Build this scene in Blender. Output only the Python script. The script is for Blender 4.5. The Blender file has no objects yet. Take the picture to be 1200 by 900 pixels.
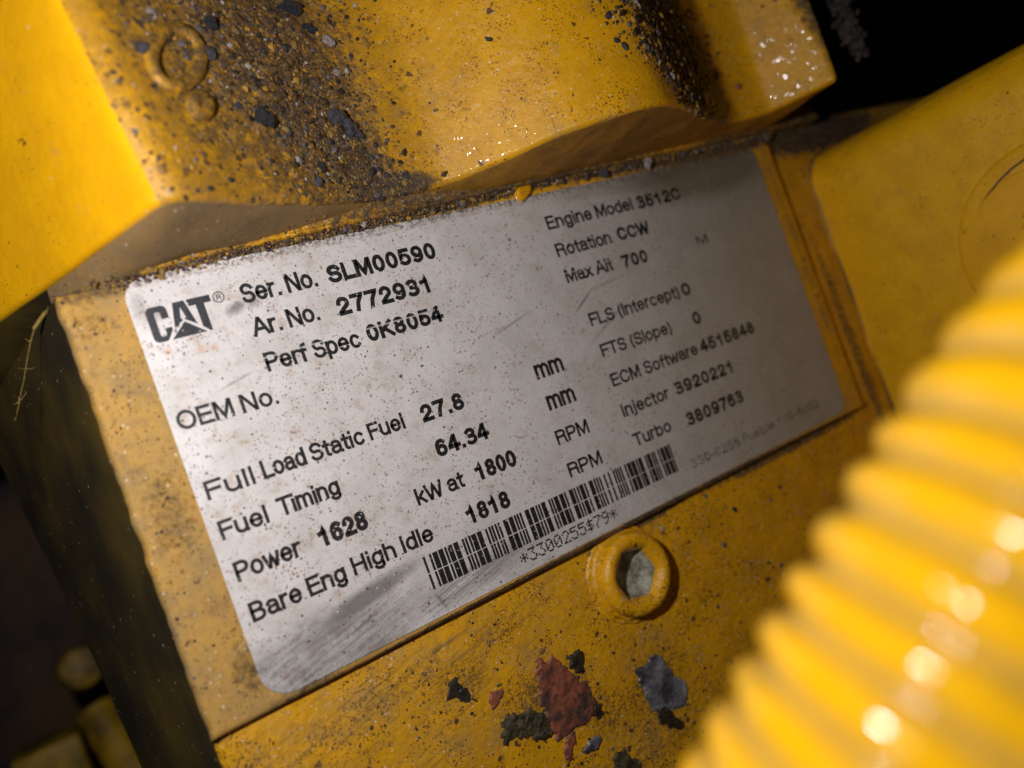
import bpy, bmesh, math, random
import numpy as np
from mathutils import Vector, Matrix, noise

MM = 0.001                      # every shape below is written in millimetres
# ------------------------------------------------------------------ camera
SC = bpy.context.scene
FPX = 900.0
CAM_C = np.array([-82.72390, -1.75224, 122.08547])
CAM_R = np.array([[0.81944542, -0.33880131, 0.46230172],
                  [-0.29076605, -0.94082186, -0.17409578],
                  [0.49392744, 0.00824035, -0.86946408]])
cd = bpy.data.cameras.new('camera'); cam = bpy.data.objects.new('camera', cd)
SC.collection.objects.link(cam); SC.camera = cam
cd.sensor_width = 36; cd.lens = 36 * FPX / 1200
cd.clip_start = 0.002; cd.clip_end = 10
rot = CAM_R.T @ np.diag([1, -1, -1])
m4 = Matrix([[*rot[i], CAM_C[i] * MM] for i in range(3)] + [[0, 0, 0, 1]])
cam.matrix_world = m4
cd.dof.use_dof = True; cd.dof.focus_distance = 0.131; cd.dof.aperture_fstop = 9.5
cd.dof.aperture_blades = 0
# ------------------------------------------------------------------ world and lamp
W = bpy.data.worlds.new('World'); SC.world = W; W.use_nodes = True
W.node_tree.nodes['Background'].inputs[0].default_value = (0.75, 0.8, 1, 1)
W.node_tree.nodes['Background'].inputs[1].default_value = 0.004
ld = bpy.data.lights.new('torch_light', 'POINT'); ld.energy = 0.42; ld.shadow_soft_size = 0.0028
ld.color = (1.0, 0.96, 0.93)
lamp = bpy.data.objects.new('torch_light', ld); SC.collection.objects.link(lamp)
lamp.location = (-0.096, 0.027, 0.083)
SC.view_settings.view_transform = 'Standard'; SC.view_settings.look = 'None'
SC.view_settings.exposure = 0.0; SC.view_settings.gamma = 1.0
SC.cycles.use_denoising = True
SC.cycles.max_bounces = 3; SC.cycles.diffuse_bounces = 2; SC.cycles.glossy_bounces = 2
try: SC.cycles.denoiser = 'OPENIMAGEDENOISE'
except Exception: pass
SC.cycles.sample_clamp_indirect = 4.0

# ------------------------------------------------------------------ helpers
def at(px, py, axis=2, val=0.0):
    """point (mm) where the sight line through a photograph pixel meets a real plane: axis 0/1/2 = val"""
    w = CAM_R.T @ np.array([(px - 600) / FPX, (py - 450) / FPX, 1.0])
    s = (val - CAM_C[axis]) / w[axis]
    return CAM_C + s * w
def depth_pt(px, py, d):
    return CAM_C + CAM_R.T @ np.array([(px - 600) / FPX, (py - 450) / FPX, 1.0]) * d

def thing(name, label, cat, loc=(0, 0, 0), group=None):
    o = bpy.data.objects.new(name, None); SC.collection.objects.link(o)
    o.location = Vector(loc) * MM; o.empty_display_size = 0.005
    o['label'] = label; o['category'] = cat
    if group: o['group'] = group
    return o
def origin_of(o):
    v = Vector((0, 0, 0))
    while o: v = v + o.location; o = o.parent
    return v / MM
def obj(name, verts, faces, mat, parent=None, smooth=True, sharp=None, loc=None, label=None):
    """one mesh object from world millimetres"""
    org = origin_of(parent) if parent else Vector(loc or (0, 0, 0))
    me = bpy.data.meshes.new(name)
    v = (np.array(verts, float) - np.array(org)) * MM
    me.from_pydata([tuple(p) for p in v], [], faces)
    if mat: me.materials.append(mat)
    me.update()
    if smooth:
        me.shade_smooth()
        if sharp: me.set_sharp_from_angle(angle=math.radians(sharp))
    o = bpy.data.objects.new(name, me); SC.collection.objects.link(o)
    if parent: o.parent = parent
    else: o.location = org * MM
    if label: o['label'] = label
    return o
def tag(o, label, cat, group=None):
    o['label'] = label; o['category'] = cat
    if group: o['group'] = group
    return o
def nz(x, y, z=0.0, s=1.0):
    return noise.noise(Vector((x * s, y * s, z * s)))
def fbm(x, y, z, s, o=3):
    return noise.fractal(Vector((x * s, y * s, z * s)), 1.0, 2.0, o)

# ------------------------------------------------------------------ shader expression helper
class X:
    def __init__(s, nt, sock): s.nt, s.s = nt, sock
    def _m(s, op, *a, clamp=False):
        n = s.nt.nodes.new('ShaderNodeMath'); n.operation = op; n.use_clamp = clamp
        for i, v in enumerate((s,) + a):
            if isinstance(v, X): s.nt.links.new(v.s, n.inputs[i])
            else: n.inputs[i].default_value = v
        return X(s.nt, n.outputs[0])
    def __add__(s, o): return s._m('ADD', o)
    __radd__ = __add__
    def __sub__(s, o): return s._m('SUBTRACT', o)
    def __rsub__(s, o): return (s * -1.0) + o
    def __mul__(s, o): return s._m('MULTIPLY', o)
    __rmul__ = __mul__
    def __truediv__(s, o): return s._m('DIVIDE', o)
    def __pow__(s, o): return s._m('POWER', o)
    def sat(s): return s._m('ADD', 0.0, clamp=True)
    def abs(s): return s._m('ABSOLUTE')
    def sqrt(s): return s._m('SQRT')
    def max(s, o): return s._m('MAXIMUM', o)
    def min(s, o): return s._m('MINIMUM', o)
    def gt(s, o): return s._m('GREATER_THAN', o)
    def ss(s, a, b):       # smooth step from a to b (a may be > b)
        n = s.nt.nodes.new('ShaderNodeMapRange'); n.interpolation_type = 'SMOOTHSTEP'
        lo, hi, t0, t1 = (a, b, 0, 1) if a < b else (b, a, 1, 0)
        s.nt.links.new(s.s, n.inputs[0])
        for i, v in enumerate((lo, hi, t0, t1)): n.inputs[i + 1].default_value = v
        return X(s.nt, n.outputs[0])

class Mat:
    def __init__(s, name, rough=0.5, metal=0.0, spec=0.5):
        s.m = bpy.data.materials.new(name); s.m.use_nodes = True; s.nt = s.m.node_tree
        s.b = s.nt.nodes['Principled BSDF']
        s.b.inputs['Roughness'].default_value = rough; s.b.inputs['Metallic'].default_value = metal
        s.b.inputs['Specular IOR Level'].default_value = spec
        g = s.nt.nodes.new('ShaderNodeNewGeometry')
        v = s.nt.nodes.new('ShaderNodeVectorMath'); v.operation = 'SCALE'; v.inputs['Scale'].default_value = 1000
        s.nt.links.new(g.outputs['Position'], v.inputs[0]); s.P = v.outputs[0]; s.geo = g
        sp = s.nt.nodes.new('ShaderNodeSeparateXYZ'); s.nt.links.new(s.P, sp.inputs[0])
        s.x, s.y, s.z = (X(s.nt, sp.outputs[i]) for i in range(3))
    def vec(s, a, b, c):
        n = s.nt.nodes.new('ShaderNodeCombineXYZ')
        for i, v in enumerate((a, b, c)):
            if isinstance(v, X): s.nt.links.new(v.s, n.inputs[i])
            else: n.inputs[i].default_value = v
        return n.outputs[0]
    def off(s, P, amt, sc):       # P pushed about by noise
        n = s.nt.nodes.new('ShaderNodeTexNoise'); n.inputs['Scale'].default_value = sc; n.inputs['Detail'].default_value = 3
        s.nt.links.new(P, n.inputs['Vector'])
        a = s.nt.nodes.new('ShaderNodeVectorMath'); a.operation = 'MULTIPLY_ADD'
        s.nt.links.new(n.outputs['Color'], a.inputs[0]); a.inputs[1].default_value = (amt,) * 3; s.nt.links.new(P, a.inputs[2])
        return a.outputs[0]
    def noise(s, sc, det=4, rough=0.55, P=None, dist=0.0):
        n = s.nt.nodes.new('ShaderNodeTexNoise'); n.inputs['Scale'].default_value = sc
        n.inputs['Detail'].default_value = det; n.inputs['Roughness'].default_value = rough; n.inputs['Distortion'].default_value = dist
        s.nt.links.new(P or s.P, n.inputs['Vector']); return X(s.nt, n.outputs['Fac'])
    def voro(s, sc, P=None, feature='F1'):
        n = s.nt.nodes.new('ShaderNodeTexVoronoi'); n.feature = feature; n.inputs['Scale'].default_value = sc
        s.nt.links.new(P or s.P, n.inputs['Vector'])
        sp = s.nt.nodes.new('ShaderNodeSeparateColor'); s.nt.links.new(n.outputs['Color'], sp.inputs[0])
        return X(s.nt, n.outputs['Distance']), X(s.nt, sp.outputs[0]), X(s.nt, sp.outputs[1])
    def specks(s, sc, dens, size, P=None, wob=0.25):
        """irregular dots: cell size 1/sc mm, share dens of cells, radius up to size (in cells)"""
        Q = s.off(P or s.P, wob / sc, sc * 2.5); size *= 1.9; dens = dens * 1.6
        d, r, g = s.voro(sc, Q)
        rad = ((r - (1 - dens)) / dens).max(0.0) * size if not isinstance(dens, X) else ((r - (1 - dens)) / dens.max(0.001)).max(0.0) * size
        return ((rad - d) * 12.0 / size * 0.35).sat()
    def ell(s, cx, cy, rx, ry, ang=0.0, soft=0.5, wob=0.0, wsc=0.5, U=None, V=None):
        """soft ellipse mask in the x-y plane, edge broken by noise"""
        c, n = math.cos(math.radians(ang)), math.sin(math.radians(ang))
        dx, dy = (U or s.x) - cx, (V or s.y) - cy
        u = (dx * c + dy * n) / rx; v = (dy * c - dx * n) / ry
        r = (u * u + v * v).sqrt()
        if wob: r = r + (s.noise(wsc, 5, 0.65) - 0.5) * wob
        return r.ss(1.0 + soft / 2, 1.0 - soft / 2)
    def mix(s, a, b, f):
        n = s.nt.nodes.new('ShaderNodeMix'); n.data_type = 'RGBA'
        for v, i in ((f, 0), (a, 6), (b, 7)):
            if isinstance(v, X): s.nt.links.new(v.s, n.inputs[i])
            elif isinstance(v, bpy.types.NodeSocket): s.nt.links.new(v, n.inputs[i])
            elif i == 0: n.inputs[0].default_value = v
            else: n.inputs[i].default_value = (*v, 1)
        return n.outputs[2]
    def color(s, c):
        if isinstance(c, bpy.types.NodeSocket): s.nt.links.new(c, s.b.inputs['Base Color'])
        else: s.b.inputs['Base Color'].default_value = (*c, 1)
    def set(s, name, v):
        if isinstance(v, X): s.nt.links.new(v.s, s.b.inputs[name])
        else: s.b.inputs[name].default_value = v
    def bump(s, *hs):      # (height X in mm, strength)
        prev = None
        for h, st in hs:
            n = s.nt.nodes.new('ShaderNodeBump'); n.inputs['Distance'].default_value = MM
            n.inputs['Strength'].default_value = st
            s.nt.links.new(h.s, n.inputs['Height'])
            if prev: s.nt.links.new(prev, n.inputs['Normal'])
            prev = n.outputs[0]
        s.nt.links.new(prev, s.b.inputs['Normal'])

YEL = (0.78, 0.385, 0.004)
YEL2 = (0.66, 0.32, 0.005)
TAN = (0.35, 0.225, 0.085)
GRIME = (0.048, 0.036, 0.028)
BROWN = (0.15, 0.085, 0.035)

def paint(name, dust=0.25, dustsc=0.12, specks=1.0, grime=None, peel=0.06, rough=0.38, sand=0.0, extra=None, dustmask=None, dustcol=TAN, coat=0.0, base=YEL, base2=YEL2):
    M = Mat(name, rough=rough)
    c = M.mix(base, base2, M.noise(0.16, 4).ss(0.35, 0.7))
    d = M.noise(dustsc, 6, 0.68).ss(0.62 - dust, 0.85 - dust * 0.4) * 0.75
    d = (d + (M.noise(1.3, 5, 0.7).ss(0.45, 0.75) * dust * 0.6)).sat()
    if dustmask: d = (d * 0.6 + dustmask(M) * (0.45 + 0.55 * M.noise(0.5, 6, 0.7))).sat()
    c = M.mix(c, dustcol, d)
    s1 = M.specks(1.5, 0.07 * specks, 0.26, wob=0.55)
    s2 = M.specks(3.2, 0.20 * specks, 0.36, wob=0.5)
    s3 = M.specks(0.55, 0.014 * specks, 0.24, wob=0.9)
    cl = M.noise(0.22, 4, 0.6).ss(0.42, 0.62)
    sp = (s1 * 0.9 * (cl * 0.7 + 0.3)).max(s2 * (cl * 0.8 + 0.1)).max(s3 * 0.9)
    lt = M.specks(2.1, 0.035 * specks, 0.25)
    c = M.mix(c, (0.05, 0.022, 0.012), sp)
    c = M.mix(c, (0.75, 0.66, 0.5), lt * 0.8)
    if extra: c = extra(M, c)
    g = None
    if grime is not None:
        gm = grime(M)
        tex = M.noise(0.9, 6, 0.72)
        g = ((gm * 1.25 + (tex - 0.5) * 1.7 - 0.25)).ss(0.1, 0.75) * gm.ss(0.02, 0.4)
        gc = M.mix(GRIME, BROWN, M.noise(0.7, 5, 0.7).ss(0.4, 0.6))
        gc = M.mix(gc, (0.22, 0.20, 0.22), M.specks(1.4, 0.12, 0.3))
        gc = M.mix(gc, (0.30, 0.19, 0.06), M.noise(2.2, 4, 0.7).ss(0.52, 0.68) * 0.8)
        c = M.mix(c, gc, g)
    M.color(c)
    r = M.noise(0.8, 4).ss(0.3, 0.7) * 0.18 + (rough - 0.06) + d * 0.3 + sp * 0.1
    if g is not None: r = r + g * 0.22
    M.set('Roughness', r.sat())
    h = [(M.noise(0.75, 2, 0.4), peel * 2.2), (M.noise(4.0, 5, 0.7), 0.05 + sand), (sp, 0.10)]
    if g is not None: h.append((g * (0.6 + M.noise(2.5, 5, 0.75)), 0.45))
    M.bump(*h)
    if coat:
        M.set('Coat Weight', (M.x.ss(52, 60) * 1.6).max(M.y.ss(47, 38) * M.x.ss(-24, -12) * 0.9) * coat); M.set('Coat Roughness', 0.06)
        n = M.nt.nodes.new('ShaderNodeBump'); n.inputs['Distance'].default_value = MM; n.inputs['Strength'].default_value = 0.75
        M.nt.links.new((M.noise(0.42, 2, 0.4)).s, n.inputs['Height']); M.nt.links.new(n.outputs[0], M.b.inputs['Coat Normal'])
    return M.m

def plain(name, col, rough=0.5, metal=0.0, var=0.3, sc=1.0, bump=0.2, col2=None):
    M = Mat(name, rough=rough, metal=metal)
    c2 = col2 or tuple(v * (1 - var) for v in col)
    M.color(M.mix(col, c2, M.noise(sc, 6, 0.7).ss(0.35, 0.65)))
    M.bump((M.noise(sc * 3, 6, 0.72), bump))
    return M.m

# ---- materials of the block, plate, casting, cover
def block_grime(M):
    a = M.ell(-10, -72, 34, 9, 0, 1.6, 1.3) * 0.36
    b = M.ell(-50, -40, 26, 3.2, 3, 1.6, 1.2) * 0.34
    c = M.ell(2, -33.5, 16, 2.0, 0, 1.0, 0.7) * 0.9
    d = M.ell(50, -34.5, 30, 1.6, 0, 1.0, 0.6) * 0.7
    e = M.ell(-3, -57, 16, 6, -20, 1.6, 1.3) * 0.34
    f = M.ell(95, 34, 30, 5, 0, 1.0, 0.7) * 0.9
    g = M.ell(82, -20, 2.0, 30, 2, 0.8, 0.7) * 0.55
    return a.max(b).max(c).max(d).max(e).max(f).max(g)
def block_extra(M, c):          # long rubbed streaks on the lower left
    c30, s30 = math.cos(math.radians(12)), math.sin(math.radians(12))
    u = M.x * c30 + M.y * s30; v = M.y * c30 - M.x * s30
    Pn = M.vec(u * 0.07, v * 0.9, 0.0)
    st = M.noise(1.0, 6, 0.7, P=Pn).ss(0.50, 0.72)
    mk = M.ell(-52, -44, 34, 13, 8, 1.2, 0.6)
    c = M.mix(c, (0.16, 0.085, 0.03), st * mk * 0.85)
    for (hx, hy, hr) in ((-24, -55, 6.5), (-31, -54.5, 5), (-41, -44.4, 4), (-5, -63, 6.5), (-17, -63, 5)):
        c = M.mix(c, (0.10, 0.055, 0.025), M.ell(hx, hy, hr, hr * .8, 0, 1.2, 1.4, 0.9) * M.noise(1.6, 5, 0.75).ss(0.42, 0.6) * 0.75)
    return M.mix(c, TAN, mk * M.noise(0.3, 5, 0.6).ss(0.35, 0.7) * 0.35)
M_BLOCK = paint('old_yellow_paint', dust=0.12, specks=2.6, grime=block_grime, peel=0.09, rough=0.42, sand=0.16, extra=block_extra)

def plate_dust(M): return M.x.ss(-20, -62) * 0.9
def plate_grime(M):
    a = M.ell(-72, 32.4, 9, 1.8, 2, 1.4, 1.3) * 0.6
    b = M.ell(-20, 34.6, 48, 1.9, 1.5, 0.8, 0.8) * 0.95
    c = M.ell(60, 36, 46, 3.6, 1, 1.0, 0.7) * 0.95
    d = M.ell(-74, -2, 4, 9, 0, 1.6, 1.3) * 0.42
    e = M.ell(-71.2, -27, 2.4, 4, 0, 1.6, 1.5) * 0.55
    f = M.ell(10, -33.8, 66, 0.9, 0, 0.6, 0.5) * 0.9
    g = M.ell(-75, 28, 3.0, 4, 20, 1.6, 1.5) * 0.36
    h = M.ell(-66, -35, 9, 3.0, 10, 1.3, 1.0) * 0.55
    k = M.ell(73.5, 2, 1.6, 34, 1, 1.2, 0.8) * 0.4
    return a.max(b).max(c).max(d).max(e).max(f).max(g).max(h).max(k)
M_PLATE = paint('dusty_yellow_paint', dust=0.22, specks=1.3, grime=plate_grime, peel=0.05, rough=0.5, sand=0.10, dustmask=plate_dust,
                extra=lambda M, c: M.mix(c, (0.20, 0.125, 0.06), M.noise(0.28, 6, 0.72).ss(0.50, 0.72) * M.x.ss(-60, -70) * 0.7))

def cast_grime(M):
    # the dirt lies in the hollow between the two swells, a long patch running away from the rim
    a = M.ell(-37, 60, 15, 32, 8, 1.3, 1.0) * 0.66
    b = M.ell(-29, 44, 7, 10, 30, 1.2, 1.0) * 0.78
    c = M.ell(-52, 62, 9, 22, 0, 1.2, 0.9) * 0.45
    d = M.ell(39, 54, 13.0, 26, 24, 0.9, 0.7)
    e = M.ell(-24, 38.5, 9, 3, 0, 1.0, 0.8) * 0.9
    f = M.ell(73.5, 62, 2.5, 26, 4, 1.0, 0.8) * 0.7
    return a.max(b).max(c).max(d).max(e).max(f)
def cast_film(M, c):
    f = (M.ell(-42, 60, 24, 36, 6, 1.3, 0.7) * M.noise(0.45, 6, 0.75).ss(0.26, 0.58)) * 0.92
    f = f.max(M.ell(40, 52, 16, 28, 22, 1.2, 0.7) * M.noise(0.6, 6, 0.75).ss(0.35, 0.62) * 0.6)
    c = M.mix(c, (0.20, 0.115, 0.035), f)
    return M.mix(c, (0.05, 0.035, 0.025), M.specks(0.9, 0.16, 0.33, wob=0.6) * M.ell(-42, 60, 26, 38, 6, 1.0, 0.6) * 0.9)
M_CAST = paint('casting_yellow_paint', dust=0.08, specks=1.8, extra=cast_film, grime=cast_grime, peel=0.06, rough=0.30, sand=0.18, coat=0.35)
M_CLEAN = paint('clean_yellow_paint', base=(0.86, 0.43, 0.003), base2=(0.78, 0.38, 0.004), dust=0.0, specks=0.12, peel=0.04, rough=0.36)
M_UNDER = paint('underside_dirty_shaded_paint', dust=0.03, specks=0.7, peel=0.03, rough=0.55,
                dustmask=lambda M: M.x.ss(-5, -45) * 0.95, dustcol=(0.19, 0.145, 0.085), base=(0.42, 0.20, 0.006), base2=(0.25, 0.12, 0.008))  # dirt towards the left; base yellow darkened to carry the underside's shade
M_COVER = paint('cover_yellow_paint', base=(0.86, 0.45, 0.004), base2=(0.74, 0.38, 0.005), dust=0.03, specks=0.35, peel=0.10, rough=0.34, sand=0.06)
M_LEDGE = paint('ledge_yellow_paint', dust=0.12, specks=3.0, peel=0.2, rough=0.4, sand=0.25,
                grime=lambda M: (M.ell(0, 36, 46, 5, 0, 1.2, 1.2) * 0.72).max(M.ell(80, 37, 40, 4, 0, 1, .8) * 0.7).max(M.ell(-66, 35, 24, 3, 0, 1, 1.2) * 0.5), base=YEL2)
def shaded(name, a=(0.11, 0.068, 0.004), b=(0.02, 0.013, 0.003)):
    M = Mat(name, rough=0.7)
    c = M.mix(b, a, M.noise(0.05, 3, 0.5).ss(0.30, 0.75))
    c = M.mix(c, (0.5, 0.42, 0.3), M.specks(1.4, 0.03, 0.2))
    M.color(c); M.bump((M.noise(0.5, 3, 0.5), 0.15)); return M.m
M_SHADED = shaded('shaded_side_paint')  # yellow paint of the recess, its shade put into a darker colour
M_DARK = plain('brown_black_iron', (0.04, 0.032, 0.045), 0.7, sc=0.018, bump=0.6, col2=(0.17, 0.095, 0.04))  # near-black mottled with brown
M_DIMY = plain('grimy_dark_yellow', (0.55, 0.32, 0.01), 0.5, sc=0.06, bump=0.2, col2=(0.12, 0.075, 0.01))
M_CAKE = plain('caked_dirt', (0.09, 0.07, 0.06), 0.75, sc=0.5, bump=0.9, col2=(0.015, 0.011, 0.01))
M_PRIMER = plain('red_primer', (0.33, 0.10, 0.055), 0.36, sc=0.4, bump=0.3, col2=(0.06, 0.04, 0.038))
M_TAR = plain('black_tar', (0.012, 0.011, 0.011), 0.36, sc=0.9, bump=0.35, col2=(0.045, 0.035, 0.02))
M_OLIVE = plain('olive_crud', (0.11, 0.085, 0.04), 0.4, sc=0.6, bump=0.5, col2=(0.02, 0.018, 0.014))
M_FLAKE = plain('grey_metal_flake', (0.30, 0.31, 0.36), 0.33, 0.3, sc=0.25, bump=0.2, col2=(0.06, 0.06, 0.075))
M_SOCKET = plain('bare_socket_metal', (0.50, 0.50, 0.43), 0.5, 0.1, sc=0.4, bump=0.4, col2=(0.13, 0.11, 0.06))
M_BOLTY = paint('plug_yellow_paint', dust=0.10, specks=3.2, peel=0.09, rough=0.32, sand=0.10,
                grime=lambda M: M.ell(-2, -43, 12, 12, 0, 0.3, 1.4).max(0.0) * 0.22)
# grit: colour by grain
def grit_mat():
    M = Mat('mixed_grit', rough=0.5)
    r = X(M.nt, M.geo.outputs['Random Per Island'])
    n = M.nt.nodes.new('ShaderNodeValToRGB'); M.nt.links.new(r.s, n.inputs[0]); cr = n.color_ramp
    cr.interpolation = 'CONSTANT'
    cols = [(0, (.022, .016, .014)), (.22, (.08, .045, .02)), (.42, (.035, .034, .042)), (.50, (.26, .15, .04)),
            (.74, (.12, .11, .12)), (.84, (.45, .24, .03)), (.92, (.10, .04, .02)), (.965, (.42, .38, .36))]
    while len(cr.elements) < len(cols): cr.elements.new(0.5)
    for e, (p, c) in zip(cr.elements, cols): e.position = p; e.color = (*c, 1)
    M.color(n.outputs[0]); M.bump((M.noise(5, 4, 0.7), 0.4)); return M.m
M_GRIT = grit_mat()

# ------------------------------------------------------------------ setting: the dark hollow behind everything
def box_faces(): return [(0, 3, 2, 1), (4, 5, 6, 7), (0, 1, 5, 4), (1, 2, 6, 5), (2, 3, 7, 6), (3, 0, 4, 7)]
def box(x0, x1, y0, y1, z0, z1):
    return [(x0, y0, z0), (x1, y0, z0), (x1, y1, z0), (x0, y1, z0), (x0, y0, z1), (x1, y0, z1), (x1, y1, z1), (x0, y1, z1)], box_faces()
def sheet(nx, ny, f):
    v = [f(i / nx, j / ny) for j in range(ny + 1) for i in range(nx + 1)]
    q = [(j * (nx + 1) + i, j * (nx + 1) + i + 1, (j + 1) * (nx + 1) + i + 1, (j + 1) * (nx + 1) + i) for j in range(ny) for i in range(nx)]
    return v, q
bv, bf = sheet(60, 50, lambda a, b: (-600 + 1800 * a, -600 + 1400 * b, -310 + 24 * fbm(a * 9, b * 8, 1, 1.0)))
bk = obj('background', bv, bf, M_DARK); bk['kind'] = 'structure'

# ------------------------------------------------------------------ engine block
block = thing('engine_block', 'yellow painted engine block face with chipped paint below the data plate', 'engine block', (0, 0, -1.5))
def ledge_y(x): return 34.25 + 0.0155 * (x + 46) - (1.2 if x < -60 else 0) * min(1, (-60 - x) / 12 if x < -60 else 0)
PCX, PCY = at(750, 673, 2, 1.8)[:2]
BX0, BX1, BY0, BY1 = -78.3, 190.0, -190.0, 38.0
def blockz(x, y):
    if (x - PCX) ** 2 + (y - PCY) ** 2 < 49: return -6.0
    return -1.5 + 0.16 * fbm(x, y, 3, 0.11, 3) + 0.05 * nz(x, y, 1, 0.8)
def ytop(x): t = min(1, max(0, (x + 67) / 10)); return 33.2 + 4.8 * t * t * (3 - 2 * t)
NX, NY = 300, 230
rows = []
def bl(a, b):
    x = BX0 + (BX1 - BX0) * a; y = BY0 + (ytop(x) - BY0) * b
    e = min(x - BX0, ytop(x) - y, 1.6) / 1.6
    z = blockz(x, y) - 1.4 * (1 - math.sqrt(max(0, 1 - (1 - e) ** 2)))
    return (x + 0.25 * nz(0, y, 0, 0.15) * (1 if a < 0.01 else 0), y, z)
v, q = sheet(NX, NY, bl)
obj('front_face', v, q, M_BLOCK, block)
# receding side of the block, seen in the dark to the left of the plate
v, q = sheet(70, 120, lambda a, b: (BX0 + 0.1 - 7.9 * a * (1 + 1.6 * b ** 3) + 0.3 * fbm(a * 3, b * 12, 5, 1.0), BY0 + (33.3 - BY0) * b,
                                    -2.9 - 33 * a * (1 + 1.6 * b ** 3) + 0.3 * fbm(a * 9, b * 25, 9, 1.0)))
q = [tuple(reversed(f)) for f in q]
obj('side_face', v, q, M_SHADED, block)
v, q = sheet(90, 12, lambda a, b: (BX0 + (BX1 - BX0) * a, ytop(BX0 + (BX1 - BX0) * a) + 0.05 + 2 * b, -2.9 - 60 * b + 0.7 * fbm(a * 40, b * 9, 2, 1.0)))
obj('top_face', v, q, M_SHADED, block)
# paint bead along the top of the plate, where the casting meets the block
def led(a, b):
    x = -67 + 160 * a; y0 = ledge_y(x) - 0.35; rise = 0.5 + 0.016 * (x + 70)
    prof = [(0, -1.6), (0.05, 0.1), (0.22, 0.55), (0.4, 0.7), (0.65, 0.6), (0.9, 0.3), (2.2, 0.35), (3.6, 0.3)]
    t = b * (len(prof) - 1); i = min(int(t), len(prof) - 2); f = t - i
    py = prof[i][0] * (1 - f) + prof[i + 1][0] * f; pz = prof[i][1] * (1 - f) + prof[i + 1][1] * f
    n = 0.20 * fbm(x, py * 2, 7, 0.9, 3)
    return (x, y0 + py + 0.12 * nz(x, 4, 2, 0.6), -0.4 + pz * 0.8 + (rise if pz > 0 else 0) + n)
v, q = sheet(620, 21, led)
obj('paint_ledge', v, q, M_LEDGE, block)

# ------------------------------------------------------------------ chipped spots on the block
def blob(px_pts, zb, h, seed, parent, name, mat, label=None, rough=0.5, dome=0.35, tip=0.0):
    """raised patch with a ragged outline, outline points in photograph pixels laid on the block face"""
    h *= 0.55
    P = [at(a, b, 2, zb)[:2] for a, b in px_pts]; n = len(P); out = []
    for i in range(n):
        p, r = P[i], P[(i + 1) % n]; k = max(2, int(np.hypot(*(r - p)) / 0.3))
        for j in range(k):
            q = p + (r - p) * j / k
            out.append(q + rough * 1.6 * np.array([fbm(q[0], q[1], seed, 0.9, 4), fbm(q[0], q[1], seed + 9, 0.9, 4)]))
    O = np.array(out); c = O.mean(axis=0); A0 = O; A1 = np.roll(O, -1, axis=0); g = 0.16
    xs = np.arange(O[:, 0].min() - g, O[:, 0].max() + g, g); ys_ = np.arange(O[:, 1].min() - g, O[:, 1].max() + g, g)
    GX, GY = np.meshgrid(xs, ys_); pts = np.c_[GX.ravel(), GY.ravel()]
    ins = np.zeros(len(pts), bool); dist = np.full(len(pts), 1e9)
    for a, b in zip(A0, A1):
        cr_ = ((a[1] > pts[:, 1]) != (b[1] > pts[:, 1])) & (pts[:, 0] < (b[0] - a[0]) * (pts[:, 1] - a[1]) / (b[1] - a[1] + 1e-12) + a[0]); ins ^= cr_
        e = b - a; t = np.clip(((pts - a) @ e) / (e @ e + 1e-12), 0, 1); dist = np.minimum(dist, np.hypot(*(pts - a - t[:, None] * e).T))
    W_ = len(xs); V = []; idx = {}; F = []
    def vid(k):
        if k not in idx:
            x, y = pts[k]; d = dist[k] if ins[k] else -dist[k]
            u = max(0.0, min(1.0, (d + 0.05) / 0.45)); z = zb - 0.12 + (h + 0.12) * math.sqrt(u)
            if d > 0: z += h * u * (dome * fbm(x, y, seed, 0.35, 3) * 1.6 + 0.28 * fbm(x, y, seed + 3, 0.9, 3)) + tip * (x - c[0])
            step = fbm(x, y, seed + 6, 0.5, 3)
            if d > 0 and step > 0.12: z += h * 0.3 * min(1, (step - .12) * 12)
            idx[k] = len(V); V.append((x, y, z))
        return idx[k]
    for r in range(len(ys_) - 1):
        for q in range(W_ - 1):
            k = (r * W_ + q, r * W_ + q + 1, (r + 1) * W_ + q + 1, (r + 1) * W_ + q)
            if sum(bool(ins[i]) for i in k) >= 1: F.append(tuple(vid(i) for i in k))
    return obj(name, V, F, mat, parent, smooth=True, sharp=50, loc=(c[0], c[1], zb) if not parent else None, label=label)
blob([(524, 800), (535, 790), (541, 772), (552, 780), (552, 795), (550, 806), (562, 822), (548, 824), (536, 818), (523, 820)],
     -1.45, 0.12, 4, block, 'tar_patch', M_TAR, 'black ragged spot left of the red primer patch', 0.35)
blob([(628, 772), (640, 775), (652, 768), (660, 780), (672, 790), (692, 806), (698, 822), (696, 840), (682, 850), (668, 858), (655, 868), (646, 856), (640, 840), (634, 822), (630, 800)],
     -1.45, 0.42, 11, block, 'primer_patch', M_PRIMER, 'red primer showing where the paint has come off', 0.45)
blob([(588, 846), (600, 836), (622, 832), (640, 838), (650, 856), (640, 872), (624, 864), (606, 866), (592, 876), (586, 862)],
     -1.45, 0.50, 17, block, 'crud_patch', M_OLIVE, 'black and olive crud at the lower left of the red patch', 0.55)
blob([(664, 772), (672, 766), (680, 760), (686, 772), (684, 790), (674, 788), (668, 782)], -1.45, 0.40, 23, block, 'crud_patch', M_TAR,
     'small black crud spot at the upper right of the red patch', 0.5)
blob([(696, 828), (704, 826), (708, 838), (700, 846)], -1.45, 0.3, 29, block, 'crud_patch', M_TAR, None, 0.4)
blob([(664, 862), (674, 856), (676, 868), (670, 880), (674, 892), (664, 890)], -1.45, 0.3, 31, block, 'crud_patch', M_PRIMER, None, 0.4)
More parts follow.
